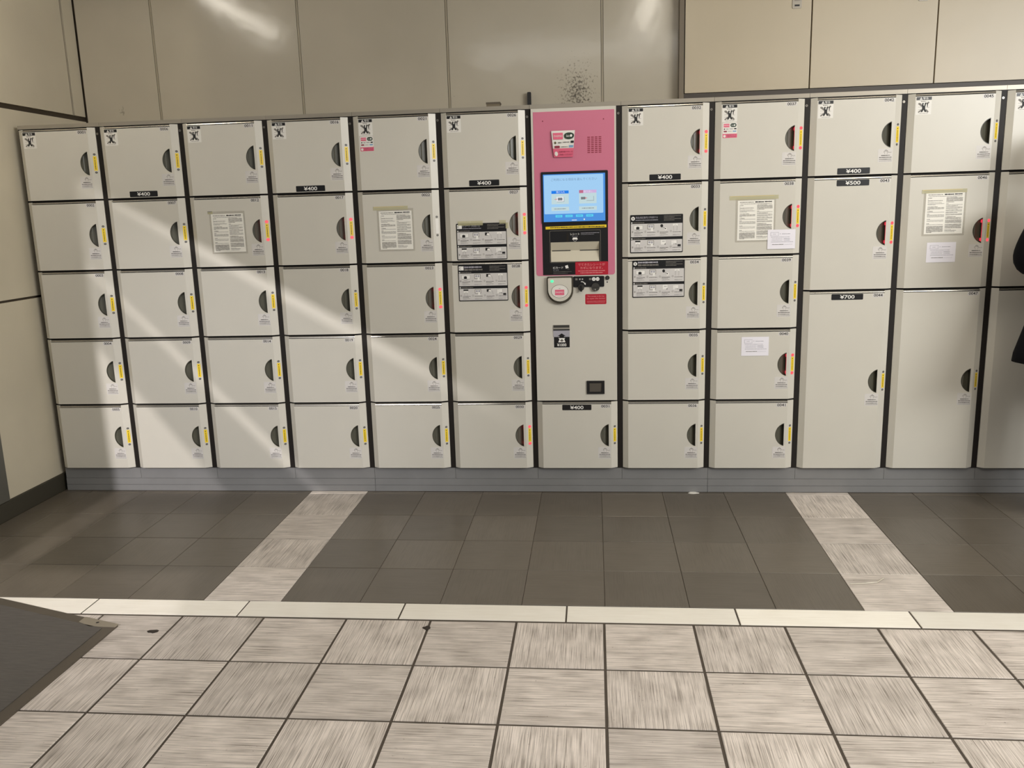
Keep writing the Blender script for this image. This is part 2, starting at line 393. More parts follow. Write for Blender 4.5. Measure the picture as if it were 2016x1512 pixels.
def door_proto(H):
    if H in protos: return protos[H]
    hb, ht = -H / 2, H / 2; zg = ht - 0.0115
    m = MB()
    arc = d_arc()
    m.poly([(BX1, hb), (HX, hb), (HX, arc[0][1])] + arc + [(HX, arc[-1][1]), (HX, zg), (BX1, zg)], YF, DOOR)
    m.rect(HX, BX2, hb, zg, YF, DOOR)
    m.face([(BX0, -0.003, hb), (BX1, YF, hb), (BX1, YF, ht), (BX0, -0.003, ht)], DOOR)
    m.face([(BX2, YF, hb), (BX3, -0.003, hb), (BX3, -0.003, ht), (BX2, YF, ht)], DOOR)
    m.face([(BX0, 0.004, hb), (BX0, -0.003, hb), (BX0, -0.003, ht), (BX0, 0.004, ht)], DOOR)
    m.face([(BX3, -0.003, hb), (BX3, 0.004, hb), (BX3, 0.004, ht), (BX3, -0.003, ht)], DOOR)
    m.face([(BX0, 0.004, hb), (BX3, 0.004, hb), (BX3, -0.003, hb), (BX2, YF, hb), (BX1, YF, hb), (BX0, -0.003, hb)], DOOR)
    m.face([(BX0, -0.003, ht), (BX1, YF, ht), (BX1, -0.010, ht), (BX0, 0.004, ht)], DOOR)
    m.face([(BX2, YF, ht), (BX3, -0.003, ht), (BX3, 0.004, ht), (BX2, -0.010, ht)], DOOR)
    m.face([(BX1, YF, zg), (BX2, YF, zg), (BX2, -0.009, zg), (BX1, -0.009, zg)], DOOR)
    m.rect(BX1, BX2, zg, ht, -0.009, GROOVE)
    m.face([(BX1, YF, zg), (BX1, -0.009, zg), (BX1, -0.009, ht), (BX1, YF, ht)], DOOR)
    m.face([(BX2, -0.009, zg), (BX2, YF, zg), (BX2, YF, ht), (BX2, -0.009, ht)], DOOR)
    door = m.me = m
    p = {'door': m}
    protos[H] = p
    return p
# shared sub-part meshes -------------------------------------------------------
def handle_mb():
    m = MB(); arc = d_arc(); rim = [(HX, arc[0][1])] + arc + [(HX, arc[-1][1])]
    yd = lambda x: -0.0165 + (x - 0.312) / (HX - 0.312) * 0.0185
    n = len(rim)
    for i in range(n):
        a, b = rim[i], rim[(i + 1) % n]
        m.face([(a[0], YF + 0.0002, a[1]), (b[0], YF + 0.0002, b[1]), (b[0], yd(b[0]), b[1]), (a[0], yd(a[0]), a[1])], CUP)
    m.face([(x, yd(x), z) for x, z in reversed(rim)][::-1], CUPBACK)
    # raised rim and finger lip
    inner = [(x + 0.002, z * 0.96) for x, z in arc]
    for i in range(len(arc) - 1):
        a, b, c, d = arc[i], arc[i + 1], inner[i + 1], inner[i]
        m.face([(d[0], YF - 0.0006, d[1]), (c[0], YF - 0.0006, c[1]), (b[0], YF - 0.0006, b[1]), (a[0], YF - 0.0006, a[1])], CUP)
    m.face([(0.3215, yd(0.3215) - 0.0003, -0.034), (0.3235, yd(0.3235) - 0.0022, -0.037), (0.3235, yd(0.3235) - 0.0022, 0.037), (0.3215, yd(0.3215) - 0.0003, 0.034)], CUPRIB)
    m.face([(0.3235, yd(0.3235) - 0.0022, -0.037), (0.3260, yd(0.3260) - 0.0003, -0.040), (0.3260, yd(0.3260) - 0.0003, 0.040), (0.3235, yd(0.3235) - 0.0022, 0.037)], CUPBACK)
    return m
def lamp_mb(on):
    m = MB(on_bevel); z = 0
    m.prism(circ(0.3823, z, 0.0074 if on else 0.0050, 16), -0.0012, 0.001, LEDON if on else LEDOFF)  # lit disc enlarged to stand for the lamp's bloom
    if not on: m.poly(circ(0.3823, z, 0.0026, 10), -0.0014, LEDOFF2)
    return m
def glow_mb():  # glowing red patches stand for lamp light leaking onto the recess wall
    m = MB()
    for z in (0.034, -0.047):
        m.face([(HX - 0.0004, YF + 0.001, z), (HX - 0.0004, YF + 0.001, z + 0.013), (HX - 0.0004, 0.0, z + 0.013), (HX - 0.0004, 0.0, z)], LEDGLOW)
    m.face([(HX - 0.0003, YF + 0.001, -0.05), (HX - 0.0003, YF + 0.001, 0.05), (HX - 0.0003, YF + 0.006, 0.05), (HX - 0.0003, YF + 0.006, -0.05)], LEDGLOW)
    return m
def key_label_mb(mt):
    m = MB(on_bevel)
    m.prism([(0.3757, -0.034), (0.3890, -0.034), (0.3890, 0.034), (0.3757, 0.034)], -0.0005, 0.0003, mt)
    if mt is YEL:
        rs = random.Random(3); z = 0.026
        m.rect(0.3805, 0.3838, z - 0.003, z + 0.002, -0.0008, INK); z = 0.018
        while z > -0.027:
            h = rs.uniform(0.0018, 0.0042); w = rs.uniform(0.0018, 0.0030)
            m.rect(0.3822 - w / 2, 0.3822 + w / 2, z - h, z, -0.0008, INK); z -= h + 0.0006
    return m
def hand_sticker_mb():
    m = MB(); y = YF
    x0, x1, z0, z1 = 0.3005, 0.3625, -0.118, -0.0605
    m.prism(rrect(x0, x1, z0, z1, 0.003, 2), y - 0.0004, y, CLEARST)
    cx, cz = 0.3345, -0.0745
    pts = [(-0.0045, -0.008), (-0.0065, -0.003), (-0.0095, 0.001), (-0.0085, 0.0028), (-0.0058, 0.0008), (-0.0056, 0.0066), (-0.0042, 0.0078), (-0.003, 0.0066), (-0.0027, 0.002), (-0.0018, 0.0086), (-0.0004, 0.0098),
           (0.0008, 0.0086), (0.0008, 0.002), (0.0018, 0.0078), (0.0031, 0.0086), (0.0041, 0.0074), (0.0038, 0.0016), (0.0052, 0.0054), (0.0065, 0.0058), (0.0072, 0.0046), (0.0062, -0.002), (0.0046, -0.008)]
    m.ribbon([(cx + a * 1.05, cz + b * 1.05) for a, b in pts], 0.0010, y - 0.0007, INKGREY)
    m.text('Push', cx + 0.0095, cx + 0.0235, cz - 0.0036, cz + 0.0010, y - 0.0007, INKGREY)
    m.dashes(cx - 0.020, cx + 0.018, -0.0890, 0.0036, y - 0.0007, INKMID, 0.9, 5)
    m.dashes(cx - 0.028, cx + 0.026, -0.0975, 0.0036, y - 0.0007, INKMID, 0.9, 6)
    m.dashes(cx - 0.028, cx + 0.025, -0.1055, 0.0034, y - 0.0007, INKMID, 0.9, 7)
    m.dashes(cx - 0.028, cx + 0.026, -0.1125, 0.0018, y - 0.0007, INKGREY, 0.9, 8)
    return m
def warning_mb():
    m = MB(); y = YF; w, h = 0.0655, 0.075            # local: top-left corner at (0,0)
    m.prism(rrect(0, w, -h, 0, 0.002, 2), y - 0.0005, y, WHITE)
    m.rect(0.0006, w - 0.0006, -0.0142, -0.0006, y - 0.0007, BLACKP)
    m.poly([(0.0135, -0.0125), (0.0265, -0.0125), (0.0200, -0.0018)], y - 0.0009, WTXT)
    m.rect(0.0192, 0.0208, -0.0090, -0.0050, y - 0.0010, BLACKP); m.rect(0.0192, 0.0208, -0.0114, -0.0100, y - 0.0010, BLACKP)
    m.text('警告', 0.0285, 0.0510, -0.0120, -0.0026, y - 0.0009, WTXT)
    m.dashes(0.020, 0.042, -0.0195, 0.0032, y - 0.0007, INKGREY, 0.9, 2)
    def Q(pts, mt, k=0.0): m.poly([(a * w, -b * h) for a, b in pts], y - 0.0007 - k, mt)
    Q([(0.12, 0.40), (0.17, 0.33), (0.30, 0.36), (0.42, 0.50), (0.36, 0.56), (0.24, 0.48)], INKGREY)          # bouquet shape
    Q([(0.18, 0.90), (0.14, 0.84), (0.34, 0.70), (0.42, 0.76)], INKGREY)
    Q([(0.60, 0.74), (0.68, 0.70), (0.84, 0.84), (0.78, 0.90), (0.70, 0.86)], INKGREY)
    Q([(0.62, 0.40), (0.78, 0.28), (0.86, 0.33), (0.74, 0.44)], INKGREY)
    Q([(0.39, 0.36), (0.47, 0.34), (0.49, 0.42), (0.45, 0.46), (0.53, 0.52), (0.57, 0.34), (0.66, 0.33), (0.60, 0.56), (0.60, 0.68), (0.68, 0.86), (0.58, 0.86), (0.50, 0.73), (0.42, 0.86), (0.32, 0.86), (0.40, 0.66), (0.38, 0.50)][::-1], INK, 0.0002)
    Q([(0.70, 0.38), (0.77, 0.36), (0.75, 0.60), (0.71, 0.58)][::-1], INK, 0.0002)
    m.ribbon([(0.14 * w, -0.58 * h), (0.36 * w, -0.57 * h)], 0.0009, y - 0.0007, INKGREY); m.ribbon([(0.14 * w, -0.73 * h), (0.30 * w, -0.70 * h)], 0.0009, y - 0.0007, INKGREY)
    m.ribbon([(0.68 * w, -0.62 * h), (0.86 * w, -0.60 * h)], 0.0009, y - 0.0007, INKGREY)
    m.dashes(0.014, 0.054, -0.0700, 0.0022, y - 0.0007, INKGREY, 0.7, 4)
    return m
def price_mb(s):
    m = MB(); y = YF; m.prism(rrect(0.128, 0.2695, -0.0135, 0.0135, 0.003, 3), y - 0.0010, y, BLACKP)
    m.text(s, 0.1660, 0.2310, -0.0088, 0.0088, y - 0.0013, WTXT); return m
def number_mb(n):
    m = MB(); y = YF; m.prism(rrect(0.3110, 0.3610, -0.0095, 0.0095, 0.004, 2), y - 0.0003, y, CLEARST)
    m.text('%04d' % n, 0.3170, 0.3560, -0.0066, 0.0062, y - 0.0006, INK); return m
def ic_sticker(m, x0, x1, z0, z1, y, big=False):
    """white payment-marks sticker with a pink foot"""
    w, h = x1 - x0, z1 - z0; zs = z0 + h * 0.27
    m.prism(rrect(x0, x1, z0, z1, 0.002, 2), y - 0.0004, y, PINKL)
    m.prism(rrect(x0, x1, zs, z1, 0.003, 2), y - 0.0006, y, WHITE)
    U = lambda a: x0 + a * w
    V = lambda b: z0 + b * h
    m.rect(U(0.06), U(0.46), V(0.70), V(0.93), y - 0.0009, PINKL); m.text('PASMO', U(0.09), U(0.43), V(0.785), V(0.86), y - 0.0012, WTXT)
    m.poly(rrect(U(0.53), U(0.95), V(0.71), V(0.95), h * 0.118, 5), y - 0.0009, GREEN); m.text('Suica', U(0.60), U(0.76), V(0.79), V(0.88), y - 0.0012, WTXT); m.poly(circ(U(0.82), V(0.83), h * 0.055, 12), y - 0.0012, WTXT)
    m.poly([(U(0.06), V(0.58)), (U(0.12), V(0.53)), (U(0.18), V(0.58)), (U(0.12), V(0.63))], y - 0.0009, BLACKP)
    m.dashes(U(0.25), U(0.42), V(0.58), h * 0.06, y - 0.0009, GREEN, 0.6, 3); m.dashes(U(0.46), U(0.74), V(0.59), h * 0.035, y - 0.0009, INK, 0.9, 4)
    m.rect(U(0.79), U(0.95), V(0.555), V(0.635), y - 0.0009, BLACKP)
    m.poly(rrect(U(0.06), U(0.30), V(0.38), V(0.47), h * 0.04, 3), y - 0.0009, MAROON); m.dashes(U(0.36), U(0.64), V(0.425), h * 0.03, y - 0.0009, INKGREY, 0.9, 5); m.rect(U(0.70), U(0.94), V(0.39), V(0.47), y - 0.0009, BLUEP)
    m.poly(circ(U(0.13), V(0.12), h * 0.085, 14), y - 0.0009, WHITE)
    m.text('交通系電子マネーを', U(0.26), U(0.95), V(0.15), V(0.22), y - 0.0009, PINKD); m.text('ご利用いただけます', U(0.26), U(0.95), V(0.04), V(0.11), y - 0.0009, PINKD)

shared = {}
def share(key, name, builder, parent, loc):
    if key not in shared:
        shared[key] = builder().build(name, parent, loc); return shared[key]
    o = shared[key].copy(); o.name = name; COL.objects.link(o); o.parent = parent; o.location = loc; return o
def lip_mb(H):
    m = MB(); ht = H / 2; a = ht - 0.0078
    m.face([(BX1, YF, a), (BX2, YF, a), (BX2, YF + 0.001, ht - 0.0042), (BX1, YF + 0.001, ht - 0.0042)], LIP)
    m.face([(BX1, YF + 0.001, ht - 0.0042), (BX2, YF + 0.001, ht - 0.0042), (BX2, -0.008, ht - 0.0006), (BX1, -0.008, ht - 0.0006)], LIP)
    m.face([(BX1, -0.009, a), (BX2, -0.009, a), (BX2, YF, a), (BX1, YF, a)], LIP)
    return m
LIT = {12, 17, 23, 27, 28, 30, 32, 37, 38, 40, 43, 46}
PRICE = {6: ('¥400', 'b'), 16: ('¥400', 'b'), 26: ('¥400', 'b'), 32: ('¥400', 'b'), 42: ('¥400', 'b'), 43: ('¥500', 't'), 44: ('¥700', 't'), 31: ('¥400', 't')}
def make_door(col, z0, z1, num, top):
    H = round(z1 - z0, 4); zc = (z0 + z1) / 2
    door = share(('door', H), 'door', lambda: door_proto(H)['door'], col, (0, 0, zc))
    share(('lip', H), 'top_lip', lambda: lip_mb(H), door, (0, 0, 0))
    share('handle', 'handle_recess', handle_mb, door, (0, 0, 0))
    lit = num in LIT
    for z in (0.0428, -0.0428): share(('lamp', lit), 'indicator_lamp', lambda: lamp_mb(lit), door, (0, 0, z))
    if lit: share('glow', 'lamp_spill', glow_mb, door, (0, 0, 0))
    pale = num in (22,)  # yellow label whitened here to imitate a highlight washing it out
    share(('key', pale), 'pull_label', lambda: key_label_mb(WHITE if pale else YEL), door, (0, 0, 0))
    share('hand', 'push_sticker', hand_sticker_mb, door, (0, 0, 0))
    if num: number_mb(num).build('number_label', door, (0, 0, H / 2 - 0.0210))
    if top: share('warn', 'warning_sticker', warning_mb, door, (0.0335, 0, H / 2 - 0.0135))
    if num in PRICE:
        s, w = PRICE[num]; share(('price', s), 'price_plate', lambda: price_mb(s), door, (0, 0, -H / 2 + 0.0165 if w == 'b' else H / 2 - 0.0265))
    if num in (21, 37):
        m = MB(); ic_sticker(m, 0.0365, 0.1000, -0.0660, 0.0, YF); m.build('payment_sticker', door, (0, 0, H / 2 - 0.0915))
    return door
GAP = 0.0042
def carcass(col, last=False):
    m = MB()
    m.box(0.0006, W - 0.0006, 0.0035, 0.60, ZB - 0.004, ZT + 0.002, DARK)
    m.box(BX3 + 0.0015, W - 0.0001, -0.0004, 0.0036, ZB, ZT + 0.002, DARK)
    m.box(0.0001, 0.0034, -0.0004, 0.0036, ZB, ZT + 0.002, DARK)
    m.build('carcass', col)
    m = MB(); m.box(0.0006, W - 0.0006, -0.0035, 0.60, ZT + 0.0022, 1.8604, CAP); m.build('cap_strip', col)
    m = MB(); m.box(0.0006, W - 0.0006, 0.0030, 0.55, 0.0685, ZB - 0.0012, PLINTH); m.build('base_panel', col)
    m = MB(); m.prism(circ(W - 0.0125, 1.8085, 0.0052, 12), -0.0030, 0.0, SCREW); m.poly(circ(W - 0.0125, 1.8085, 0.0022, 6), -0.0032, INK); m.build('screw', col)
def column(i, rows, nums, label, last=False):
    col = empty('coin_locker', label, 'locker', (i * W, 0, 0), 'coin locker columns')
    carcass(col, last)
    for k in range(len(rows) - 1):
        make_door(col, rows[k + 1] + GAP, rows[k] - GAP, nums[k] if nums else 0, k == 0)
    return col
R5 = [ZT + GAP - 0.002] + [ZT - PITCH5 * k for k in range(1, 5)] + [ZB]
R3 = [R5[0], R5[1], 0.984, ZB]
column(0, R5, [1, 2, 3, 4, 5], 'five-door locker 0001 to 0005 in the corner against the side wall')
column(1, R5, [6, 7, 8, 9, 10], 'five-door locker 0006 to 0010, second from the side wall')
column(2, R5, [11, 12, 13, 14, 15], 'five-door locker 0011 to 0015, third from the side wall, one red light pair')
column(3, R5, [16, 17, 18, 19, 20], 'five-door locker 0016 to 0020 with price plate, fourth from the side wall')
column(4, R5, [21, 22, 23, 24, 25], 'five-door locker 0021 to 0025 with pink sticker and taped notice, glare-whitened pull label')
column(5, R5, [26, 27, 28, 29, 30], 'five-door locker 0026 to 0030 with instruction signs, on the notice side of the pink machine')
column(7, R5, [32, 33, 34, 35, 36], 'five-door locker 0032 to 0036 with cash signs, between pink machine and locker 0037')
column(8, R5, [37, 38, 39, 40, 41], 'five-door locker 0037 to 0041 with pink sticker and two white cards')
column(9, R3, [42, 43, 44], 'three-door locker 0042 to 0044 with price plates on every door')
column(10, R3, [45, 46, 47], 'three-door locker 0045 to 0047 with taped notice and white card')
column(11, R3, None, 'three-door locker at the end of the row behind the person', True)

# ------------------------------------------------------------------ long plinths on the floor
for a, b, lab in ((0, 4, 'low grey base plinth under lockers 0001 to 0020'), (4, 8, 'low grey base plinth under the pink machine'), (8, 12, 'low grey base plinth under the large lockers')):
    e = empty('base_plinth', lab, 'plinth', (a * W, 0, 0), 'base plinths')
    L = (b - a) * W
    m = MB(); m.box(0.0008, L - 0.0008, 0.0, 0.55, 0.0338, 0.0675, PLINTH); m.build('upper_rail', e)
    m = MB(); m.box(0.0008, L - 0.0008, -0.0012, 0.55, 0.0015, 0.0326, PLINTH); m.build('lower_rail', e)

# ================================================================== PAYMENT MACHINE (column 7)
kiosk = empty('payment_machine', 'pink and white locker payment machine with a touch screen', 'machine', (6 * W, 0, 0))
carcass(kiosk)
make_door(kiosk, R5[5] + GAP, R5[4] - GAP, 31, False)
PY = -0.014
m = MB(); z0, z1 = R5[4] + 0.003, ZT + 0.0005
p = rrect(0.0060, 0.3945, z0, z1, 0.003, 2)
# front plate with the receipt recess cut out
rx0, rx1, rz0, rz1 = 0.0863, 0.3140, 1.1440, 1.2350
for (a, b, c, d) in ((0.0060, rx0, z0, z1), (rx1, 0.3945, z0, z1), (rx0, rx1, z0, rz0), (rx0, rx1, rz1, z1)): m.rect(a, b, c, d, PY, DOOR)
m.face([(0.0060, 0.003, z0), (0.0060, PY, z0), (0.0060, PY, z1), (0.0060, 0.003, z1)], DOOR); m.face([(0.3945, PY, z0), (0.3945, 0.003, z0), (0.3945, 0.003, z1), (0.3945, PY, z1)], DOOR)
m.face([(0.0060, PY, z1), (0.3945, PY, z1), (0.3945, 0.003, z1), (0.0060, 0.003, z1)], DOOR); m.face([(0.0060, 0.003, z0), (0.3945, 0.003, z0), (0.3945, PY, z0), (0.0060, PY, z0)], DOOR)
front = m.build('front_panel', kiosk)
# pink fascia, cut around the recess; rounded lower corners
m = MB(); y = PY - 0.0012
px0, px1, pz0, pz1 = 0.0160, 0.3865, 1.0790, 1.8255
r = 0.012; n = 5
left = [(px0, pz1)] + [(px0 + r - r * math.cos(math.radians(90 * i / n)), pz0 + r - r * math.sin(math.radians(90 * i / n))) for i in range(n + 1)] + [(rx0, pz0), (rx0, pz1)]
right = [(rx1, pz1), (rx1, pz0)] + [(px1 - r + r * math.sin(math.radians(90 * i / n)), pz0 + r - r * math.cos(math.radians(90 * i / n))) for i in range(n + 1)] + [(px1, pz1)]
m.prism(left, y, PY, PINK); m.prism(right, y, PY, PINK)
m.prism([(rx0, rz1), (rx1, rz1), (rx1, pz1), (rx0, pz1)], y, PY, PINK); m.prism([(rx0, pz0), (rx1, pz0), (rx1, rz0), (rx0, rz0)], y, PY, PINK)
for hx in (0.0598, 0.3374): m.poly(circ(hx, 1.7846, 0.0030, 10), y - 0.0003, PINKD)
m.build('pink_fascia', front)
# loudspeaker slots
m = MB()
for cx_ in range(4):
    for rz_ in range(9):
        a = 0.2632 + cx_ * 0.01705; b = 1.7040 - rz_ * 0.00842
        m.box(a, a + 0.0125, y - 0.0004, y + 0.0005, b, b + 0.0046, MAROON, 'b')
m.build('speaker_grille', front)
# peeling payment-marks plate
m = MB(lambda x, yy, z: (0.1530 + (x - 0.5) * (0.0870 + 0.0215 * (z)), yy - 0.004 * (1 - (2 * z - 1) ** 2), 1.6220 + z * 0.1175))
def tr_rect(a, b, c, d, yy, mt): m.rect(a, b, c, d, yy, mt)
for k in range(6): m.rect(0, 1, k / 6, (k + 1) / 6, PY - 0.008, WHITE if k > 1 else PINKL)
for k in range(6):  # sides coloured dark for the shadow along the sheet
    m.face([(0, PY - 0.001, k / 6), (0, PY - 0.008, k / 6), (0, PY - 0.008, (k + 1) / 6), (0, PY - 0.001, (k + 1) / 6)], PINKD)
    m.face([(1, PY - 0.008, k / 6), (1, PY - 0.001, k / 6), (1, PY - 0.001, (k + 1) / 6), (1, PY - 0.008, (k + 1) / 6)], PINKD)
m.face([(0, PY - 0.001, 0), (1, PY - 0.001, 0), (1, PY - 0.008, 0), (0, PY - 0.008, 0)], PINKD)
yy = PY - 0.0105
m.rect(0.06, 0.49, 0.67, 0.92, yy, PINKL); m.text('PASMO', 0.10, 0.46, 0.76, 0.83, yy - 0.0006, WTXT)
m.poly([(0.54 + (q[0]) * 0.44, 0.67 + q[1] * 0.25) for q in rrect(0, 1, 0, 1, 0.45, 5)], yy, GREEN); m.text('Suica', 0.64, 0.78, 0.755, 0.84, yy - 0.0006, WTXT); m.poly(circ(0.85, 0.80, 0.05, 12), yy - 0.0006, WTXT)
m.poly([(0.08, 0.545), (0.135, 0.49), (0.19, 0.545), (0.135, 0.60)], yy, BLACKP); m.text('IC', 0.115, 0.155, 0.53, 0.56, yy - 0.0006, YEL)
m.dashes(0.27, 0.44, 0.545, 0.05, yy, GREEN, 0.6, 3); m.dashes(0.48, 0.78, 0.56, 0.03, yy, INK, 0.9, 4); m.rect(0.85, 0.99, 0.525, 0.61, yy, BLACKP)
m.poly(rrect(0.08, 0.34, 0.345, 0.43, 0.04, 3), yy, MAROON); m.dashes(0.40, 0.72, 0.385, 0.03, yy, INKGREY, 0.9, 5); m.rect(0.78, 0.98, 0.36, 0.44, yy, BLUEP)
m.poly(circ(0.14, 0.13, 0.085, 14), yy, WHITE); m.text('交通系電子マネーを', 0.27, 0.97, 0.17, 0.235, yy, PINKD); m.text('ご利用いただけます', 0.27, 0.97, 0.06, 0.125, yy, PINKD)
m.build('payment_sticker', front)
# black console panel, framed around the recess
y = PY - 0.0016; m = MB()
bx0, bx1, bz0, bz1 = 0.0475, 0.3548, 1.0822, 1.3260
for (a, b, c, d) in ((bx0, rx0, bz0, bz1), (rx1, bx1, bz0, bz1), (rx0, rx1, bz0, rz0), (rx0, rx1, rz1, bz1)): m.box(a, b, y, PY, c, d, BLACKP, 'b')
SL = mat('console_line', (122, 116, 104), 0.4)
m.ribbon(rrect(0.0825, 0.3200, 1.1405, 1.2882, 0.005, 3), 0.0014, y - 0.0004, SL, True)
m.rect(0.1610, 0.1720, 1.2370, 1.2790, y - 0.0003, DARK)
m.text('レシート', 0.1798, 0.2224, 1.2665, 1.2765, y - 0.0005, WTXT); m.text('Receipt', 0.1876, 0.2143, 1.2590, 1.2640, y - 0.0005, INKLIGHT)
m.dashes(0.2292, 0.3143, 1.2752, 0.0022, y - 0.0005, INKLIGHT, 0.9, 2); m.dashes(0.2292, 0.2903, 1.2690, 0.0018, y - 0.0005, INKLIGHT, 0.9, 3)
m.poly([(0.1880, 1.2460), (0.2140, 1.2460), (0.2100, 1.2555), (0.1915, 1.2555)], y - 0.0005, WTXT)
m.ribbon([(0.2006 + 0.0085 * math.cos(math.radians(a)), 1.2470 + 0.0085 * math.sin(math.radians(a))) for a in range(190, 351, 20)], 0.0010, y - 0.0005, WTXT)
m.text('ICカード', 0.0959, 0.1436, 1.1110, 1.1215, y - 0.0005, WTXT); m.text('IC card', 0.0968, 0.1218, 1.1035, 1.1080, y - 0.0005, INKLIGHT)
m.dashes(0.0966, 0.1825, 1.0972, 0.0020, y - 0.0005, INKGREY, 0.9, 5); m.dashes(0.0966, 0.1648, 1.0895, 0.0018, y - 0.0005, INKGREY, 0.9, 6)
m.rect(0.0800, 0.0900, 1.0860, 1.1225, y - 0.0003, DARK)
m.poly([(0.1560, 1.1115), (0.1690, 1.1140), (0.1650, 1.1285), (0.1520, 1.1245)], y - 0.0005, WTXT)
m.ribbon([(0.1620, 1.1090), (0.1660, 1.1062), (0.1710, 1.1085), (0.1690, 1.1140)], 0.0008, y - 0.0006, INKGREY)
m.build('console_panel', front)
# receipt recess with two slots
m = MB(); yb = 0.0022; zm = 1.195
m.face([(rx0, y, rz1), (rx0, yb, zm), (rx1, yb, zm), (rx1, y, rz1)][::-1], BEIGE)
m.face([(rx0, yb, zm), (rx0, y, rz0), (rx1, y, rz0), (rx1, yb, zm)][::-1], BEIGE)
m.face([(rx0, y, rz0), (rx0, yb, zm), (rx0, y, rz1)], BEIGE); m.face([(rx1, y, rz0), (rx1, y, rz1), (rx1, yb, zm)], BEIGE)
for (a, b) in ((0.0915, 0.1790), (0.2225, 0.3110)): m.box(a, b, yb - 0.0022, yb, zm - 0.0018, zm + 0.0018, INK, 'b')
m.build('receipt_slot', front)
# yellow strip
m = MB(); m.prism([(0.0638, 1.2960), (0.3478, 1.2990), (0.3478, 1.3115), (0.0638, 1.3083)], y - 0.0004, y, YEL); m.dashes(0.085, 0.340, 1.3035, 0.0048, y - 0.0007, INK, 0.85, 9); m.build('yellow_notice_strip', front)
# red labels
m = MB(); m.prism(rrect(0.2008, 0.3548, 1.0800, 1.1412, 0.004, 3), y - 0.0005, y, RED)
m.text('でてきたレシートが', 0.2140, 0.3400, 1.1225, 1.1345, y - 0.0008, REDTXT); m.text('カギになります。', 0.2235, 0.3290, 1.1065, 1.1190, y - 0.0008, REDTXT)
m.dashes(0.2140, 0.3395, 1.0985, 0.0034, y - 0.0008, REDTXT, 0.92, 3); m.dashes(0.2228, 0.3300, 1.0895, 0.0034, y - 0.0008, REDTXT, 0.92, 4); m.build('red_label', front)
m = MB(); m.prism(rrect(0.2455, 0.3456, 0.9400, 0.9885, 0.005, 3), PY - 0.0005, PY, RED)
m.text('The receipt is the key', 0.2560, 0.3360, 0.9735, 0.9815, PY - 0.0008, REDTXT); m.text('to open the locker', 0.2530, 0.3400, 0.9625, 0.9705, PY - 0.0008, REDTXT)
m.dashes(0.2540, 0.3400, 0.9545, 0.0016, PY - 0.0008, REDTXT, 0.95, 3); m.dashes(0.2540, 0.3380, 0.9490, 0.0016, PY - 0.0008, REDTXT, 0.95, 4); m.build('red_label', front)
# touch screen
m = MB(); yb = PY - 0.006; m.prism(rrect(0.0465, 0.3560, 1.3220, 1.5580, 0.005, 3), yb, PY - 0.001, BLACKP)
ys_ = yb - 0.0003; m.rect(0.0565, 0.3430, 1.3300, 1.5462, ys_, SCR)
m.poly(rrect(0.0605, 0.3340, 1.3660, 1.5420, 0.004, 3), ys_ - 0.0003, SCRP)
k = ys_ - 0.0006
m.text('ご利用になる項目を選んでください', 0.0935, 0.3055, 1.5155, 1.5275, k, SCRI)
for (x0_, x1_, head, mk, txt, lead) in ((0.0945, 0.1745, SCRB, 0, '預け入れ', SCRB), (0.2227, 0.3030, SCRM, 1, '取り出し', SCRR)):
    m.rect(x0_, x1_, 1.4105, 1.4715, k, SCRC); m.rect(x0_, x1_, 1.4580, 1.4715, k - 0.0002, head); m.rect(x0_, x0_ + 0.019, 1.4580, 1.4715, k - 0.0003, lead)
    m.text(txt, x0_ + 0.022, x0_ + 0.062, 1.4603, 1.4695, k - 0.0004, SCRW)
    m.rect(x0_ - 0.001, x1_ + 0.001, 1.3800, 1.3975, k, SCRC); m.dashes(x0_ + 0.012, x1_ - 0.012, 1.3890, 0.0036, k - 0.0003, SCRG, 0.8, mk + 3)
m.box(0.1180, 0.1520, k - 0.0006, k, 1.4215, 1.4440, SCRW, 'b'); m.rect(0.1240, 0.1450, 1.4275, 1.4395, k - 0.0008, SCRG)
m.ribbon([(0.1195, 1.4215), (0.1525, 1.4215), (0.1525, 1.4430)], 0.0014, k - 0.0009, SCRG)
m.ribbon([(0.1085, 1.4330), (0.1185, 1.4330)], 0.0016, k - 0.0009, SCRX); m.ribbon([(0.1150, 1.4365), (0.1190, 1.4330), (0.1150, 1.4295)], 0.0012, k - 0.0009, SCRX)
m.rect(0.2310, 0.2510, 1.4290, 1.4405, k - 0.0006, SCRG); m.ribbon([(0.2570, 1.4230), (0.2900, 1.4230), (0.2900, 1.4430)], 0.0014, k - 0.0009, SCRG)
m.ribbon([(0.2500, 1.4350), (0.2600, 1.4350)], 0.0018, k - 0.0009, SCRX); m.ribbon([(0.2540, 1.4390), (0.2500, 1.4350), (0.2540, 1.4310)], 0.0014, k - 0.0009, SCRX)
for (a, b) in ((0.1117, 0.1437), (0.1579, 0.1917), (0.2067, 0.2395), (0.2545, 0.2873)):
    m.rect(a, b, 1.3500, 1.3608, k, SCRC2); m.dashes(a + 0.006, b - 0.006, 1.3555, 0.0032, k - 0.0003, SCR, 0.9, int(a * 100))
m.poly(circ(0.2453, 1.3384, 0.0036, 10), k, SCRW); m.dashes(0.1875, 0.2110, 1.3360, 0.0042, k, SCRW, 0.9, 11)
m.build('touch_screen', front)
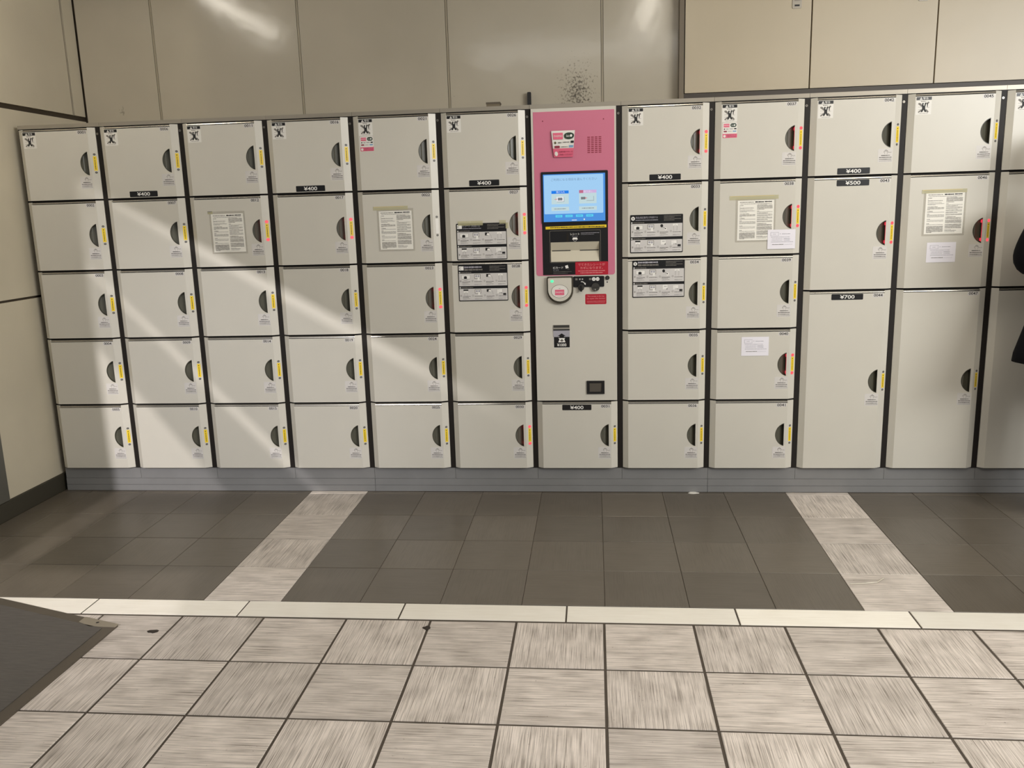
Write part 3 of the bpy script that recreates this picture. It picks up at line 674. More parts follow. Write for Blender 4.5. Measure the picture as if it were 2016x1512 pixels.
# card reader
def dshape(cx, zt, w, zb, n=14):
    r = w / 2; pts = [(cx - r + 0.004, zt), (cx - r, zt - 0.004)]
    pts += [(cx - r * math.cos(math.pi * i / n), zb + r * 1.0 - r * 1.0 * math.sin(math.pi * i / n)) for i in range(n + 1)]
    pts += [(cx + r, zt - 0.004), (cx + r - 0.004, zt)]
    return pts
m = MB(); m.prism(dshape(0.1277, 1.0755, 0.1235, 0.9470), PY - 0.016, PY, RUBBER); m.build('reader_base', front)
m = MB(); fr = dshape(0.1265, 1.0700, 0.1110, 0.9590)
m.prism(fr, PY - 0.024, PY - 0.014, READER, STEEL)
m.build('card_reader', front)
m = MB(); yr = PY - 0.0245
m.poly(circ(0.1258, 1.0066, 0.0315, 28, 1.30), yr, SL); m.prism(circ(0.1258, 1.0066, 0.0298, 28, 1.30), yr - 0.0012, yr + 0.001, WHITE)
m.rect(0.1034, 0.1470, 0.9890, 1.0146, yr - 0.0015, PINKL); m.text('PASMO', 0.1070, 0.1435, 0.9985, 1.0055, yr - 0.0018, WTXT); m.text('IC', 0.1220, 0.1300, 1.0185, 1.0225, yr - 0.0015, INK)
m.dashes(0.112, 0.139, 0.9835, 0.0016, yr - 0.0015, PINKL, 0.9, 3)
m.build('touch_area', front)
m = MB(); m.prism(circ(0.0905, 1.0547, 0.0062, 14, 1.25), yr - 0.0008, yr + 0.001, LEDGREEN); m.build('status_lamp', front)
# coin panel with knobs
m = MB(); m.prism(rrect(0.1900, 0.3358, 1.0225, 1.0738, 0.005, 3), PY - 0.003, PY, BLACKP); yc = PY - 0.0033
m.text('硬', 0.2175, 0.2250, 1.0565, 1.0635, yc, WTXT); m.text('貨', 0.2290, 0.2370, 1.0565, 1.0635, yc, WTXT)
for a in (0.1995, 0.2645): m.rect(a, a + 0.0105, 1.0555, 1.0645, yc, INKGREY)
for a, s in ((0.2868, '500'), (0.3048, '100')): m.poly(circ(a, 1.0595, 0.0088, 18), yc, WTXT); m.text(s, a - 0.0055, a + 0.0055, 1.0573, 1.0617, yc - 0.0003, INK)
m.ribbon([(0.2270, 1.0482), (0.2340, 1.0480), (0.2410, 1.0440), (0.2455, 1.0370)], 0.0028, yc, WTXT); m.poly([(0.2400, 1.0380), (0.2480, 1.0320), (0.2485, 1.0430)], yc, WTXT)
m.build('coin_panel', front)
KN = mat('knob_grey', (58, 56, 52), 0.4)
m = MB(); m.prism(circ(0.2268, 1.0215, 0.0148, 20), PY - 0.014, PY - 0.002, KN); m.prism([(0.2228, 1.0030), (0.2308, 1.0030), (0.2318, 1.0330), (0.2218, 1.0330)], PY - 0.022, PY - 0.013, BLACKP); m.build('return_knob', front)
m = MB(); m.prism(circ(0.2948, 1.0220, 0.0192, 22), PY - 0.012, PY - 0.002, KN); m.box(0.2800, 0.3095, PY - 0.0126, PY - 0.011, 1.0200, 1.0228, INK, 'b'); m.box(0.2925, 0.2945, PY - 0.0126, PY - 0.011, 1.0080, 1.0135, WTXT, 'b'); m.box(0.2865, 0.2880, PY - 0.0126, PY - 0.011, 1.0085, 1.0125, STEEL, 'b'); m.build('coin_slot', front)
m = MB(); m.prism(circ(0.3510, 1.0645, 0.0098, 18), PY - 0.006, PY, BLACKP); m.poly(circ(0.3510, 1.0645, 0.0058, 14), PY - 0.0063, KN); m.rect(0.3470, 0.3550, 1.0635, 1.0655, PY - 0.0066, INK); m.poly(circ(0.3498, 1.0438, 0.0034, 10), PY - 0.0003, INK); m.build('key_lock', front)
# bill slot
m = MB(); m.box(0.0908, 0.1695, PY - 0.003, PY, 0.8215, 0.8435, STEEL, 'b'); m.box(0.0925, 0.1680, PY - 0.0034, PY - 0.002, 0.8310, 0.8425, KN, 'b')
m.box(0.0908, 0.1695, PY - 0.0034, PY, 0.8172, 0.8230, INK, 'b'); m.box(0.0904, 0.1695, PY - 0.002, PY, 0.7860, 0.8172, INKLIGHT, 'b')
m.prism([(0.0904, 0.7325), (0.1700, 0.7325), (0.1700, 0.7862), (0.0904, 0.7862)], PY - 0.0012, PY, WTXT); m.rect(0.0930, 0.1690, 0.7342, 0.7854, PY - 0.0015, BLACKP)
m.poly([(0.1200, 0.7850), (0.1420, 0.7850), (0.1420, 0.7896), (0.1502, 0.7896), (0.1309, 0.8028), (0.1108, 0.7896), (0.1200, 0.7896)], PY - 0.0024, BLACKP)
m.poly([(0.1136, 0.7594), (0.1486, 0.7594), (0.1431, 0.7740), (0.1470, 0.7800), (0.1145, 0.7800), (0.1198, 0.7740)], PY - 0.0018, WTXT); m.poly(circ(0.1311, 0.7685, 0.0060, 14), PY - 0.0021, INKGREY); m.dashes(0.121, 0.141, 0.7680, 0.0034, PY - 0.0023, INK, 0.7, 3)
m.text('¥1000', 0.1080, 0.1526, 0.7395, 0.7540, PY - 0.0018, WTXT); m.build('bill_slot', front)
# coin return
m = MB(); o_ = rrect(0.2482, 0.3338, 0.5045, 0.5689, 0.004, 3)
for (a, b, c, d) in ((0.2482, 0.2616, 0.5045, 0.5689), (0.3200, 0.3338, 0.5045, 0.5689), (0.2616, 0.3200, 0.5045, 0.5141), (0.2616, 0.3200, 0.5579, 0.5689)): m.box(a, b, PY - 0.006, PY, c, d, BLACKP, 'b')
FLAP = mat('coin_flap', (86, 80, 72), 0.35)
m.face([(0.2616, PY - 0.0005, 0.5141), (0.3200, PY - 0.0005, 0.5141), (0.3200, PY - 0.004, 0.5579), (0.2616, PY - 0.004, 0.5579)], FLAP)
m.build('coin_return', front)

# ================================================================== NOTICES AND SIGNS ON THE DOORS
def ink_page(m, x0, x1, z0, z1, y):
    w, h = x1 - x0, z1 - z0
    U = lambda a: x0 + a * w
    V = lambda b: z1 - b * h
    m.dashes(U(0.06), U(0.44), V(0.045), h * 0.022, y, INKGREY, 0.85, 1); m.dashes(U(0.48), U(0.72), V(0.042), h * 0.030, y, INK, 0.95, 2); m.dashes(U(0.74), U(0.94), V(0.040), h * 0.030, y, INK, 0.97, 3)
    m.dashes(U(0.07), U(0.94), V(0.085), h * 0.012, y, INKGREY, 0.9, 4)
    rs = random.Random(11)
    left = [(0.125, 3, 0.14), (0.16, 3, 0.05), (0.19, 3, 0.42), (0.215, 2, 0.05), (0.235, 2, 0.40), (0.262, 2, 0.46), (0.285, 2, 0.24), (0.335, 3, 0.30), (0.360, 3, 0.47), (0.385, 3, 0.47), (0.405, 2, 0.10), (0.445, 3, 0.18), (0.470, 2, 0.48), (0.510, 3, 0.10), (0.530, 2, 0.48), (0.555, 3, 0.48), (0.580, 2, 0.48),
            (0.635, 3, 0.12), (0.660, 2, 0.47), (0.690, 2, 0.47), (0.745, 3, 0.11), (0.770, 2, 0.46)] + [(0.812 + 0.021 * i, 3, 0.47 if i < 7 else 0.18) for i in range(8)]
    for b, t, e in left: m.dashes(U(0.055), U(0.02 + e), V(b), h * 0.0052 * t, y, INKGREY, 0.92, rs.randint(0, 999))
    right = [(0.110, 2, 0.80)] + [(0.130 + 0.024 * i, 3, 0.96 if i < 4 else 0.74) for i in range(5)] + [(0.270, 3, 0.60)] + [(0.295 + 0.027 * i, 2 + (i % 2), 0.96 - 0.12 * (i % 3 == 1)) for i in range(10)] + [(0.585 + 0.024 * i, 3, 0.95 - 0.15 * (i == 0)) for i in range(3)] + [(0.665 + 0.022 * i, 3, 0.96) for i in range(4)] + [(0.770 + 0.022 * i, 3, 0.96) for i in range(5)] + [(0.895, 2, 0.70), (0.92, 3, 0.84), (0.95, 2, 0.80)]
    for b, t, e in right: m.dashes(U(0.535), U(e), V(b), h * 0.0052 * t, y, INKGREY, 0.92, rs.randint(0, 999))
def notice(x0, x1, z0, z1, label, tape=None, corner=None):
    e = empty('rules_notice', label, 'notice', ((x0 + x1) / 2, YF, (z0 + z1) / 2), 'printed rules notices in sleeves')
    hx, hz = (x1 - x0) / 2, (z1 - z0) / 2
    m = MB(); m.prism([(-hx, -hz), (hx, -hz), (hx, hz), (-hx, hz)], -0.0016, -0.0012, PAPER); ink_page(m, -hx, hx, -hz, hz, -0.0018); m.build('paper', e)
    m = MB(); m.prism(rrect(-hx - 0.009, hx + 0.008, -hz - 0.008, hz + 0.012, 0.002, 2), -0.0010, -0.0002, SLEEVE); m.build('clear_sleeve', e)
    if tape:
        a, b, c, d = tape; cx_, cz_ = e.location.x, e.location.z
        m = MB(); m.prism([(a - cx_, c - cz_), (b - cx_, c - cz_ + 0.001), (b - cx_, d - cz_ + 0.001), (a - cx_, d - cz_)], -0.0024, -0.0020, TAPE)
        m.rect(a - cx_ + 0.003, b - cx_ - 0.02, d - cz_ - 0.0028, d - cz_ - 0.0005, -0.0026, TAPEBROWN); m.build('tape', e)
    if corner:
        a, b, c, d = corner; cx_, cz_ = e.location.x, e.location.z
        m = MB(); m.prism([(a - cx_, c - cz_), (b - cx_, c - cz_), (b - cx_, d - cz_), (a - cx_, d - cz_)], -0.0022, -0.0014, TAPE)
        m.rect(a - cx_, b - cx_ - 0.004, d - cz_ - 0.0035, d - cz_, -0.0024, INKGREY); m.build('tape', e)
    return e
notice(0.9442, 1.1055, 1.2287, 1.4118, 'rules notice on door 0012, hung by a small grey tape corner, no yellow tape', corner=(0.9290, 0.9540, 1.4125, 1.4255))
notice(1.7738, 1.9330, 1.2210, 1.4017, 'rules notice on door 0022 under yellowed tape, no card near it', tape=(1.7480, 1.9160, 1.4065, 1.4235))
notice(3.4480, 3.6100, 1.2222, 1.4020, 'rules notice on door 0038 with a white card overlapping its corner', tape=(3.4103, 3.6292, 1.4050, 1.4230))
notice(4.2726, 4.4383, 1.2293, 1.4108, 'rules notice on door 0046 with a white card hanging below it', tape=(4.2540, 4.4470, 1.4090, 1.4255))
def card(x0, x1, z0, z1, label, yoff=0.0):
    e = tag(MB().build('paper_card'), label, 'card', 'small white cards on the doors') if False else empty('paper_card', label, 'card', ((x0 + x1) / 2, YF - yoff, (z0 + z1) / 2), 'small white cards on the doors')
    a, b = (x1 - x0) / 2, (z1 - z0) / 2
    m = MB()
    n = 6
    def sag(u): return -0.0012 - 0.0010 * math.sin(u * math.pi)
    for i in range(n):
        u0, u1 = i / n, (i + 1) / n
        m.face([(-a + 2 * a * u0, sag(u0), -b), (-a + 2 * a * u1, sag(u1), -b), (-a + 2 * a * u1, sag(u1), b), (-a + 2 * a * u0, sag(u0), b)], CARD)
    m.face([(-a, 0, -b), (-a, sag(0), -b), (-a, sag(0), b), (-a, 0, b)], CARD); m.face([(a, sag(1), -b), (a, 0, -b), (a, 0, b), (a, sag(1), b)], CARD)
    y = -0.0026
    m.ribbon([(-0.78 * a, 0.72 * b), (-0.22 * a, 0.72 * b), (-0.22 * a, 0.36 * b), (-0.78 * a, 0.36 * b)], 0.0010, y, INKLIGHT, True); m.dashes(-0.62 * a, -0.4 * a, 0.54 * b, 0.0022, y, INKLIGHT, 0.8, 1)
    m.rect(-0.12 * a, -0.08 * a, 0.52 * b, 0.60 * b, y, INKLIGHT); m.dashes(0.03 * a, 0.62 * a, 0.55 * b, 0.0026, y, INKLIGHT, 0.9, 2)
    m.dashes(-0.75 * a, 0.58 * a, 0.22 * b, 0.0022, y, INKLIGHT, 0.85, 3); m.dashes(-0.70 * a, 0.10 * a, 0.04 * b, 0.0022, y, INKLIGHT, 0.9, 4); m.dashes(0.16 * a, 0.62 * a, 0.05 * b, 0.0030, y, INKLIGHT, 0.9, 5)
    m.dashes(-0.70 * a, 0.08 * a, -0.12 * b, 0.0018, y, INKLIGHT, 0.8, 6); m.dashes(0.16 * a, 0.62 * a, -0.11 * b, 0.0026, y, INKLIGHT, 0.9, 7)
    m.dashes(-0.74 * a, 0.84 * a, -0.28 * b, 0.0022, y, INKLIGHT, 0.9, 8); m.dashes(-0.66 * a, 0.16 * a, -0.54 * b, 0.0030, y, INKGREY, 0.9, 9); m.dashes(0.2 * a, 0.8 * a, -0.55 * b, 0.0012, y, INKLIGHT, 0.8, 9)
    m.build('card_sheet', e)
card(3.5850, 3.7093, 1.1803, 1.2677, 'small white card overlapping the rules notice on door 0038', 0.0022)
card(3.4800, 3.6060, 0.6830, 0.7732, 'small white card alone on locker door 0040')
card(4.2905, 4.4165, 1.1028, 1.1920, 'small white card below the rules notice on door 0046')

def sign(x0, x1, z0, z1, label, mode, tapes=()):
    e = empty('instruction_sign', label, 'sign', ((x0 + x1) / 2, YF, (z0 + z1) / 2), 'black instruction signs')
    a, b = (x1 - x0) / 2, (z1 - z0) / 2; h = 2 * b; w = 2 * a
    U = lambda u: -a + u * w
    V = lambda v: b - v * h
    y = -0.0020
    m = MB(); m.prism(rrect(-a, a, -b, b, 0.004, 3), y, -0.0002, BLACKP)
    y2 = y - 0.0003
    if mode in ('ic', 'ic2'):
        m.rect(U(0.018), U(0.115), V(0.145), V(0.035), y2, WTXT); m.text('IC', U(0.026), U(0.060), V(0.120), V(0.060), y2 - 0.0003, INK)
    else:
        m.poly(circ(U(0.055), V(0.095), h * 0.050, 16), y2, WTXT); m.text('¥', U(0.042), U(0.068), V(0.125), V(0.065), y2 - 0.0003, INK)
    t0 = 0.13 if mode.startswith('ic') else 0.105
    if mode == 'ic': m.text('ICカードで利用する', U(t0), U(0.47), V(0.105), V(0.035), y2, INKLIGHT); m.dashes(U(t0), U(0.50), V(0.140), h * 0.018, y2, INKLIGHT, 0.9, 1)
    elif mode == 'cash': m.text('現金(暗証番号)で利用する', U(t0), U(0.52), V(0.110), V(0.045), y2, INKLIGHT); m.dashes(U(t0), U(0.53), V(0.140), h * 0.018, y2, INKLIGHT, 0.9, 1)
    else: m.dashes(U(t0), U(0.49), V(0.062), h * 0.050, y2, INKLIGHT, 0.9, 1); m.dashes(U(t0), U(0.50), V(0.132), h * 0.050, y2, INKGREY, 0.9, 2)
    for i, q in enumerate((0.045, 0.080, 0.120, 0.155)): m.dashes(U(0.62 if mode == 'ic' else 0.64), U(0.96 - 0.12 * (i % 2)), V(q), h * 0.016, y2, INKGREY, 0.9, 20 + i)
    m.rect(U(0.020), U(0.042), V(0.222), V(0.190), y2, WTXT); m.dashes(U(0.055), U(0.27), V(0.206), h * 0.022, y2, INKGREY, 0.9, 31)
    m.rect(U(0.020), U(0.042), V(0.640), V(0.608), y2, WTXT); m.dashes(U(0.055), U(0.30), V(0.624), h * 0.022, y2, INKGREY, 0.9, 32)
    m.build('board', e)
    for row, (va, vb) in enumerate(((0.235, 0.580), (0.655, 0.975))):
        m = MB(); m.prism(rrect(U(0.015), U(0.988), V(vb), V(va), 0.0015, 2), y - 0.0004, y, SIGNGREY); y3 = y - 0.0007
        hh = vb - va
        for c in range(4):
            u0 = 0.03 + c * 0.242; uc = u0 + 0.115
            if c == 3: uc = u0 + 0.10
            P = lambda u, v: (U(u), V(va + v * hh))
            def R(ua, ub, v0, v1, mt, kk=0.0): m.rect(U(ua), U(ub), V(va + v1 * hh), V(va + v0 * hh), y3 - kk, mt)
            if row == 0 and c == 0:
                R(uc - 0.075, uc + 0.095, 0.12, 0.42, WTXT); m.ribbon([P(uc - 0.075, 0.12), P(uc + 0.095, 0.12), P(uc + 0.095, 0.42), P(uc - 0.075, 0.42)], 0.0007, y3 - 0.0002, INKGREY, True)
                m.poly([P(uc - 0.03, 0.42), P(uc + 0.03, 0.42), P(uc + 0.03, 0.24), P(uc, 0.20), P(uc - 0.03, 0.24)], y3 - 0.0003, INK)
                m.ribbon([P(uc - 0.04, 0.50), P(uc, 0.54), P(uc + 0.04, 0.50)], 0.0012, y3 - 0.0002, INK)
            elif c == 1:
                R(uc - 0.06, uc + 0.065, 0.06, 0.42, INKGREY); R(uc - 0.05, uc + 0.055, 0.10, 0.38, WTXT, 0.0002); R(uc - 0.04, uc, 0.14, 0.30, INKLIGHT, 0.0003); R(uc + 0.01, uc + 0.045, 0.14, 0.30, INKLIGHT, 0.0003)
                m.poly([P(uc, 0.56), P(uc + 0.05, 0.56), P(uc + 0.045, 0.36), P(uc + 0.02, 0.30), P(uc + 0.005, 0.40)], y3 - 0.0004, WTXT)
            elif c == 2 and mode.startswith('ic'):
                R(uc - 0.06, uc + 0.02, 0.06, 0.30, INK); m.poly([P(uc - 0.03, 0.26), P(uc + 0.02, 0.30), P(uc + 0.035, 0.16), P(uc - 0.01, 0.10)], y3 - 0.0003, WTXT)
                m.ribbon([P(uc + 0.02, 0.12), P(uc + 0.06, 0.30), P(uc + 0.07, 0.52)], 0.0007, y3 - 0.0003, INKGREY)
            elif c == 2 and row == 0:
                m.poly(circ(U(uc - 0.03), V(va + 0.18 * hh), h * 0.042, 14, 0.9), y3, INK); m.ribbon([P(uc - 0.01, 0.28), P(uc + 0.04, 0.40)], 0.0012, y3 - 0.0003, INK)
                m.poly(circ(U(uc + 0.045), V(va + 0.42 * hh), h * 0.040, 12, 0.8), y3 - 0.0002, WTXT); m.poly(circ(U(uc + 0.04), V(va + 0.40 * hh), h * 0.016, 8), y3 - 0.0005, INK)
            elif c == 2:
                R(uc - 0.045, uc + 0.045, 0.05, 0.42, WTXT); m.dashes(U(uc - 0.02), U(uc + 0.03), V(va + 0.16 * hh), h * 0.014, y3 - 0.0002, INK, 0.9, 3); m.poly([P(uc + 0.045, 0.42), P(uc + 0.045, 0.32), P(uc + 0.015, 0.42)], y3 - 0.0003, INK)
            elif c == 3 and row == 0:
                R(uc - 0.045, uc + 0.045, 0.06, 0.20, WTXT); m.ribbon([P(uc - 0.03, 0.56), P(uc - 0.035, 0.24), P(uc + 0.0, 0.12), P(uc + 0.035, 0.24), P(uc + 0.03, 0.56)], 0.0007, y3 - 0.0003, INKGREY)
            elif c == 3:
                R(uc - 0.07, uc - 0.045, 0.08, 0.44, WTXT); R(uc - 0.04, uc + 0.03, 0.06, 0.36, WTXT); m.ribbon([P(uc - 0.07, 0.08), P(uc + 0.03, 0.06), P(uc + 0.03, 0.36), P(uc - 0.04, 0.40)], 0.0006, y3 - 0.0003, INKGREY)
                R(uc + 0.045, uc + 0.105, 0.42, 0.60, INK, 0.0002); m.ribbon([P(uc - 0.005, 0.36), P(uc + 0.03, 0.44)], 0.0014, y3 - 0.0004, INK)
            else:
                R(uc - 0.05, uc + 0.05, 0.06, 0.18, INK); R(uc - 0.045, uc + 0.045, 0.18, 0.34, WTXT); m.ribbon([P(uc - 0.03, 0.60), P(uc - 0.025, 0.40), P(uc + 0.0, 0.30), P(uc + 0.025, 0.40), P(uc + 0.03, 0.60)], 0.0007, y3 - 0.0003, INKGREY)
            m.ribbon(circ(U(u0 + 0.015), V(va + 0.60 * hh), h * 0.024, 12), 0.0006, y3 - 0.0002, INKGREY, True); m.text(str(c + 1), U(u0 + 0.010), U(u0 + 0.020), V(va + 0.655 * hh), V(va + 0.545 * hh), y3 - 0.0002, INKGREY)
            m.dashes(U(u0 + 0.05), U(u0 + 0.21), V(va + 0.66 * hh), h * 0.015, y3, INKMID, 0.9, c + row * 7)
            if c % 2 == 0: m.dashes(U(u0 + 0.05), U(u0 + 0.17), V(va + 0.75 * hh), h * 0.016, y3, INKGREY, 0.9, c + row * 7 + 1)
            m.dashes(U(u0 + 0.05), U(u0 + 0.20), V(va + 0.86 * hh), h * 0.011, y3, INKGREY, 0.85, c + row * 7 + 2); m.dashes(U(u0 + 0.05), U(u0 + 0.13), V(va + 0.92 * hh), h * 0.010, y3, INKLIGHT, 0.85, c + row * 7 + 3)
        m.build('step_panel', e)
    for (p0, p1, q0, q1) in tapes:
        cx_, cz_ = e.location.x, e.location.z
        m = MB(); m.prism([(p0 - cx_, q0 - cz_), (p1 - cx_, q0 - cz_), (p1 - cx_, q1 - cz_), (p0 - cx_, q1 - cz_)], y - 0.0014, y - 0.0009, TAPE); m.build('tape', e)
    return e
sign(2.1435, 2.3828, 1.1620, 1.3340, 'black instruction sign with yellowed tape on locker door 0027', 'ic', ((2.1535, 2.2115, 1.3240, 1.3450), (2.2120, 2.2712, 1.3240, 1.3450), (2.3501, 2.3811, 1.3290, 1.3455), (2.3790, 2.3926, 1.3063, 1.3335)))
sign(2.1440, 2.3815, 0.9665, 1.1392, 'black card instruction sign without tape on door 0028', 'ic2')
sign(2.9602, 3.2020, 1.1762, 1.3510, 'upper of the two black instruction signs with a coin symbol', 'cash')
sign(2.9705, 3.2121, 0.9682, 1.1430, 'lower of the two black instruction signs with a coin symbol', 'cash2')

# ================================================================== WALL CABINET AND SMALL THINGS
FRAMEM = mat('hatch_frame', (62, 53, 44), 0.5)
HATCH = panel_mat('hatch_paint', (190, 176, 150), 0.36, vary=0.04, bump=0.02)
LATCH = mat('latch_metal', (138, 132, 122), 0.35, metal=0.5)
cab = empty('wall_cabinet', 'wide beige wall cabinet in a dark frame above the large lockers', 'cabinet', (3.236, YB - 0.010, 1.925))
fx0, fz0, fx1 = 0.0, 0.0, 3.05
HZ = ZC - 1.925 - 0.004
m = MB(); m.box(0, 0.024, -0.050, 0.001, 0, HZ, mat('hatch_frame_side', (112, 100, 82), 0.45)); m.box(0.024, fx1, -0.050, 0.001, 0, 0.026, FRAMEM); m.box(0.024, fx1, -0.012, 0.001, 0.026, HZ, DARK); m.build('frame', cab)
xs = [0.026, 0.655, 1.263, 1.870, 2.478, fx1]
for a, b in zip(xs[:-1], xs[1:]):
    m = MB(); m.box(a + 0.0035, b - 0.0035, -0.044, -0.013, 0.030, HZ, HATCH); d = m.build('door', cab)
    lx = b - 0.075 if a < 1.2 else a + 0.055
    m = MB(); m.prism(rrect(lx - 0.023, lx + 0.023, 0.414 if a < 0.1 else 0.420, 0.565, 0.006, 3), -0.0475, -0.044, LATCH); m.box(lx - 0.012, lx + 0.012, -0.049, -0.0475, 0.424, 0.432, INK, 'b'); m.rect(lx - 0.014, lx + 0.014, 0.450, 0.545, -0.0478, SL); m.build('latch', d)
e = empty('black_stick', 'slim black stick standing on the locker top by the wall', 'stick', (2.459, YB - 0.030, 1.8606))
m = MB(); m.prism(rrect(-0.010, 0.010, 0, 0.136, 0.004, 2), -0.008, 0.008, INK, back=True); m.build('body', e)
BOXM = mat('flat_box', (120, 108, 88), 0.6)
m = MB(); m.box(-0.035, 0.035, -0.03, 0.03, 0, 0.073, BOXM); m.box(-0.037, 0.037, -0.032, 0.032, 0.073, 0.082, mat('flat_box_lid', (96, 86, 72), 0.6)); tag(m.build('small_box', None, (2.276, 0.56, 1.8606)), 'small brown box lying on the locker top', 'box')

# ------------------------------------------------------------------ ribbed floor mat with an edge frame
MATM, nt, b_ = base_mat('mat_ribs')
tc = nt.nodes.new('ShaderNodeTexCoord'); mp = nt.nodes.new('ShaderNodeMapping'); mp.inputs['Scale'].default_value = (14, 160, 1); nt.links.new(tc.outputs['Object'], mp.inputs[0])
nz = nt.nodes.new('ShaderNodeTexNoise'); nz.inputs['Scale'].default_value = 1.0; nz.inputs['Detail'].default_value = 4; nt.links.new(mp.outputs[0], nz.inputs['Vector'])
cr_ = nt.nodes.new('ShaderNodeMix'); cr_.data_type = 'RGBA'; cr_.inputs[6].default_value = lin((64, 60, 56)); cr_.inputs[7].default_value = lin((98, 92, 84))
nt.links.new(nz.outputs['Fac'], cr_.inputs[0]); nt.links.new(cr_.outputs[2], b_.inputs['Base Color']); b_.inputs['Roughness'].default_value = 0.75
bp = nt.nodes.new('ShaderNodeBump'); bp.inputs['Strength'].default_value = 0.5; bp.inputs['Distance'].default_value = 0.003; nt.links.new(nz.outputs['Fac'], bp.inputs['Height']); nt.links.new(bp.outputs[0], b_.inputs['Normal'])
EDGE = mat('mat_edge', (98, 90, 80), 0.35, metal=0.4, vary=0.12, vscale=5); PLATE = mat('mat_corner_plate', (176, 166, 150), 0.3, metal=0.6)
fm = empty('floor_mat', 'dark grey ribbed floor mat with a metal edge frame', 'mat', (1.12, -1.468, 0))
def slab(m, pts, z0, z1, mt, zi=None):
    m.face([(x, y, z1) for x, y in pts], mt)
    for i in range(len(pts)):
        a, b = pts[i], pts[(i + 1) % len(pts)]; m.face([(*a, z0), (*b, z0), (*b, z1), (*a, z1)], mt)
C0 = (0.0, 0.0); dl = Vector((-0.95, 0.313)).normalized(); dr = Vector((-0.022, -1.0)).normalized()
Lb = 1.25; Lr = 1.7
P0 = Vector(C0); P1 = P0 + dl * Lb; P3 = P0 + dr * Lr; P2 = P1 + dr * Lr * 1.02
ew = 0.042
nl = Vector((-dl.y, dl.x)); nl = nl if nl.dot(dr) > 0 else -nl
nr = Vector((-dr.y, dr.x)); nr = nr if nr.dot(dl) > 0 else -nr
I0 = P0 + (dl + dr * 1.0) * ew * 1.25; I0 = P0 + dl * (ew / abs(dl.dot(nr))) + dr * (ew / abs(dr.dot(nl)))
I1 = P1 + dr * (ew / abs(dr.dot(nl))); I3 = P3 + dl * (ew / abs(dl.dot(nr)))
I2 = P2
m = MB(); slab(m, [tuple(I0), tuple(I1), tuple(I2), tuple(I3)], 0.0, 0.0085, MATM); m.build('ribbed_pile', fm)
m = MB(); slab(m, [tuple(P0 + (I0 - P0) * 0.02), tuple(P1), tuple(I1), tuple(I0)], 0.0, 0.0065, EDGE); m.build('edge_strip', fm)
m = MB(); slab(m, [tuple(P3), tuple(P0 + (I0 - P0) * 0.02), tuple(I0), tuple(I3)], 0.0, 0.0065, EDGE); m.build('edge_strip', fm)
m = MB(); q0 = P0; q1 = P0 + dl * 0.16; q2 = q1 + dr * ew * 0.9; q3 = P0 + dl * 0.10 + dr * 0.05; q4 = P0 + dr * 0.02
slab(m, [tuple(q0), tuple(q1), tuple(q2), tuple(q3), tuple(q4)], 0.006, 0.0085, PLATE)
sc_ = P0 + dl * 0.085 + dr * 0.018
m.face([(sc_.x + 0.006 * math.cos(t * 0.785), sc_.y + 0.006 * math.sin(t * 0.785), 0.0088) for t in range(8)], INK); m.build('corner_plate', fm)

# small bits on the floor
GUM = mat('dried_spot', (44, 36, 28), 0.7)
def blob(name, label, cat, x, y, r, mt, h=0.0016, sx=1.0, n=11, seed=1):
    rs = random.Random(seed); m = MB(); pts = [(r * sx * rs.uniform(0.6, 1.1) * math.cos(2 * math.pi * i / n), r * rs.uniform(0.6, 1.1) * math.sin(2 * math.pi * i / n)) for i in range(n)]
    for i in range(n):
        a, b = pts[i], pts[(i + 1) % n]; m.face([(*a, 0), (*b, 0), (b[0] * 0.7, b[1] * 0.7, h), (a[0] * 0.7, a[1] * 0.7, h)], mt)
    m.face([(p_[0] * 0.7, p_[1] * 0.7, h) for p_ in pts], mt)
    return tag(m.build(name, None, (x, y, 0.0004)), label, cat)
blob('dried_spot', 'dark dried spot on the tile joint in front of the machine', 'spot', 2.212, -1.437, 0.016, GUM, seed=3)
blob('chipped_spot', 'small dark chip beside the floor mat corner', 'spot', 1.263, -1.500, 0.014, GUM, sx=1.6, seed=5)
blob('paper_scrap', 'tiny pale paper scrap peeking out under the base plinth', 'scrap', 3.268, -0.012, 0.020, WHITE, sx=1.5, seed=6)
m = MB(); pts = [Vector((0.0, 0.0, 0.001)), Vector((0.05, 0.004, 0.002)), Vector((0.10, 0.012, 0.004)), Vector((0.135, 0.05, 0.003))]
for a, b in zip(pts[:-1], pts[1:]):
    d = (b - a).normalized(); nn = Vector((-d.y, d.x, 0)) * 0.0014; uu = Vector((0, 0, 0.0022))
    for s0, s1 in ((-nn, nn), (nn, uu), (uu, -nn)): m.face([tuple(a + s0), tuple(b + s0), tuple(b + s1), tuple(a + s1)], BEIGE)
tag(m.build('straw_scrap', None, (3.722, -1.045, 0.0006)), 'thin pale thread lying across a dark tile near the pale column', 'scrap')

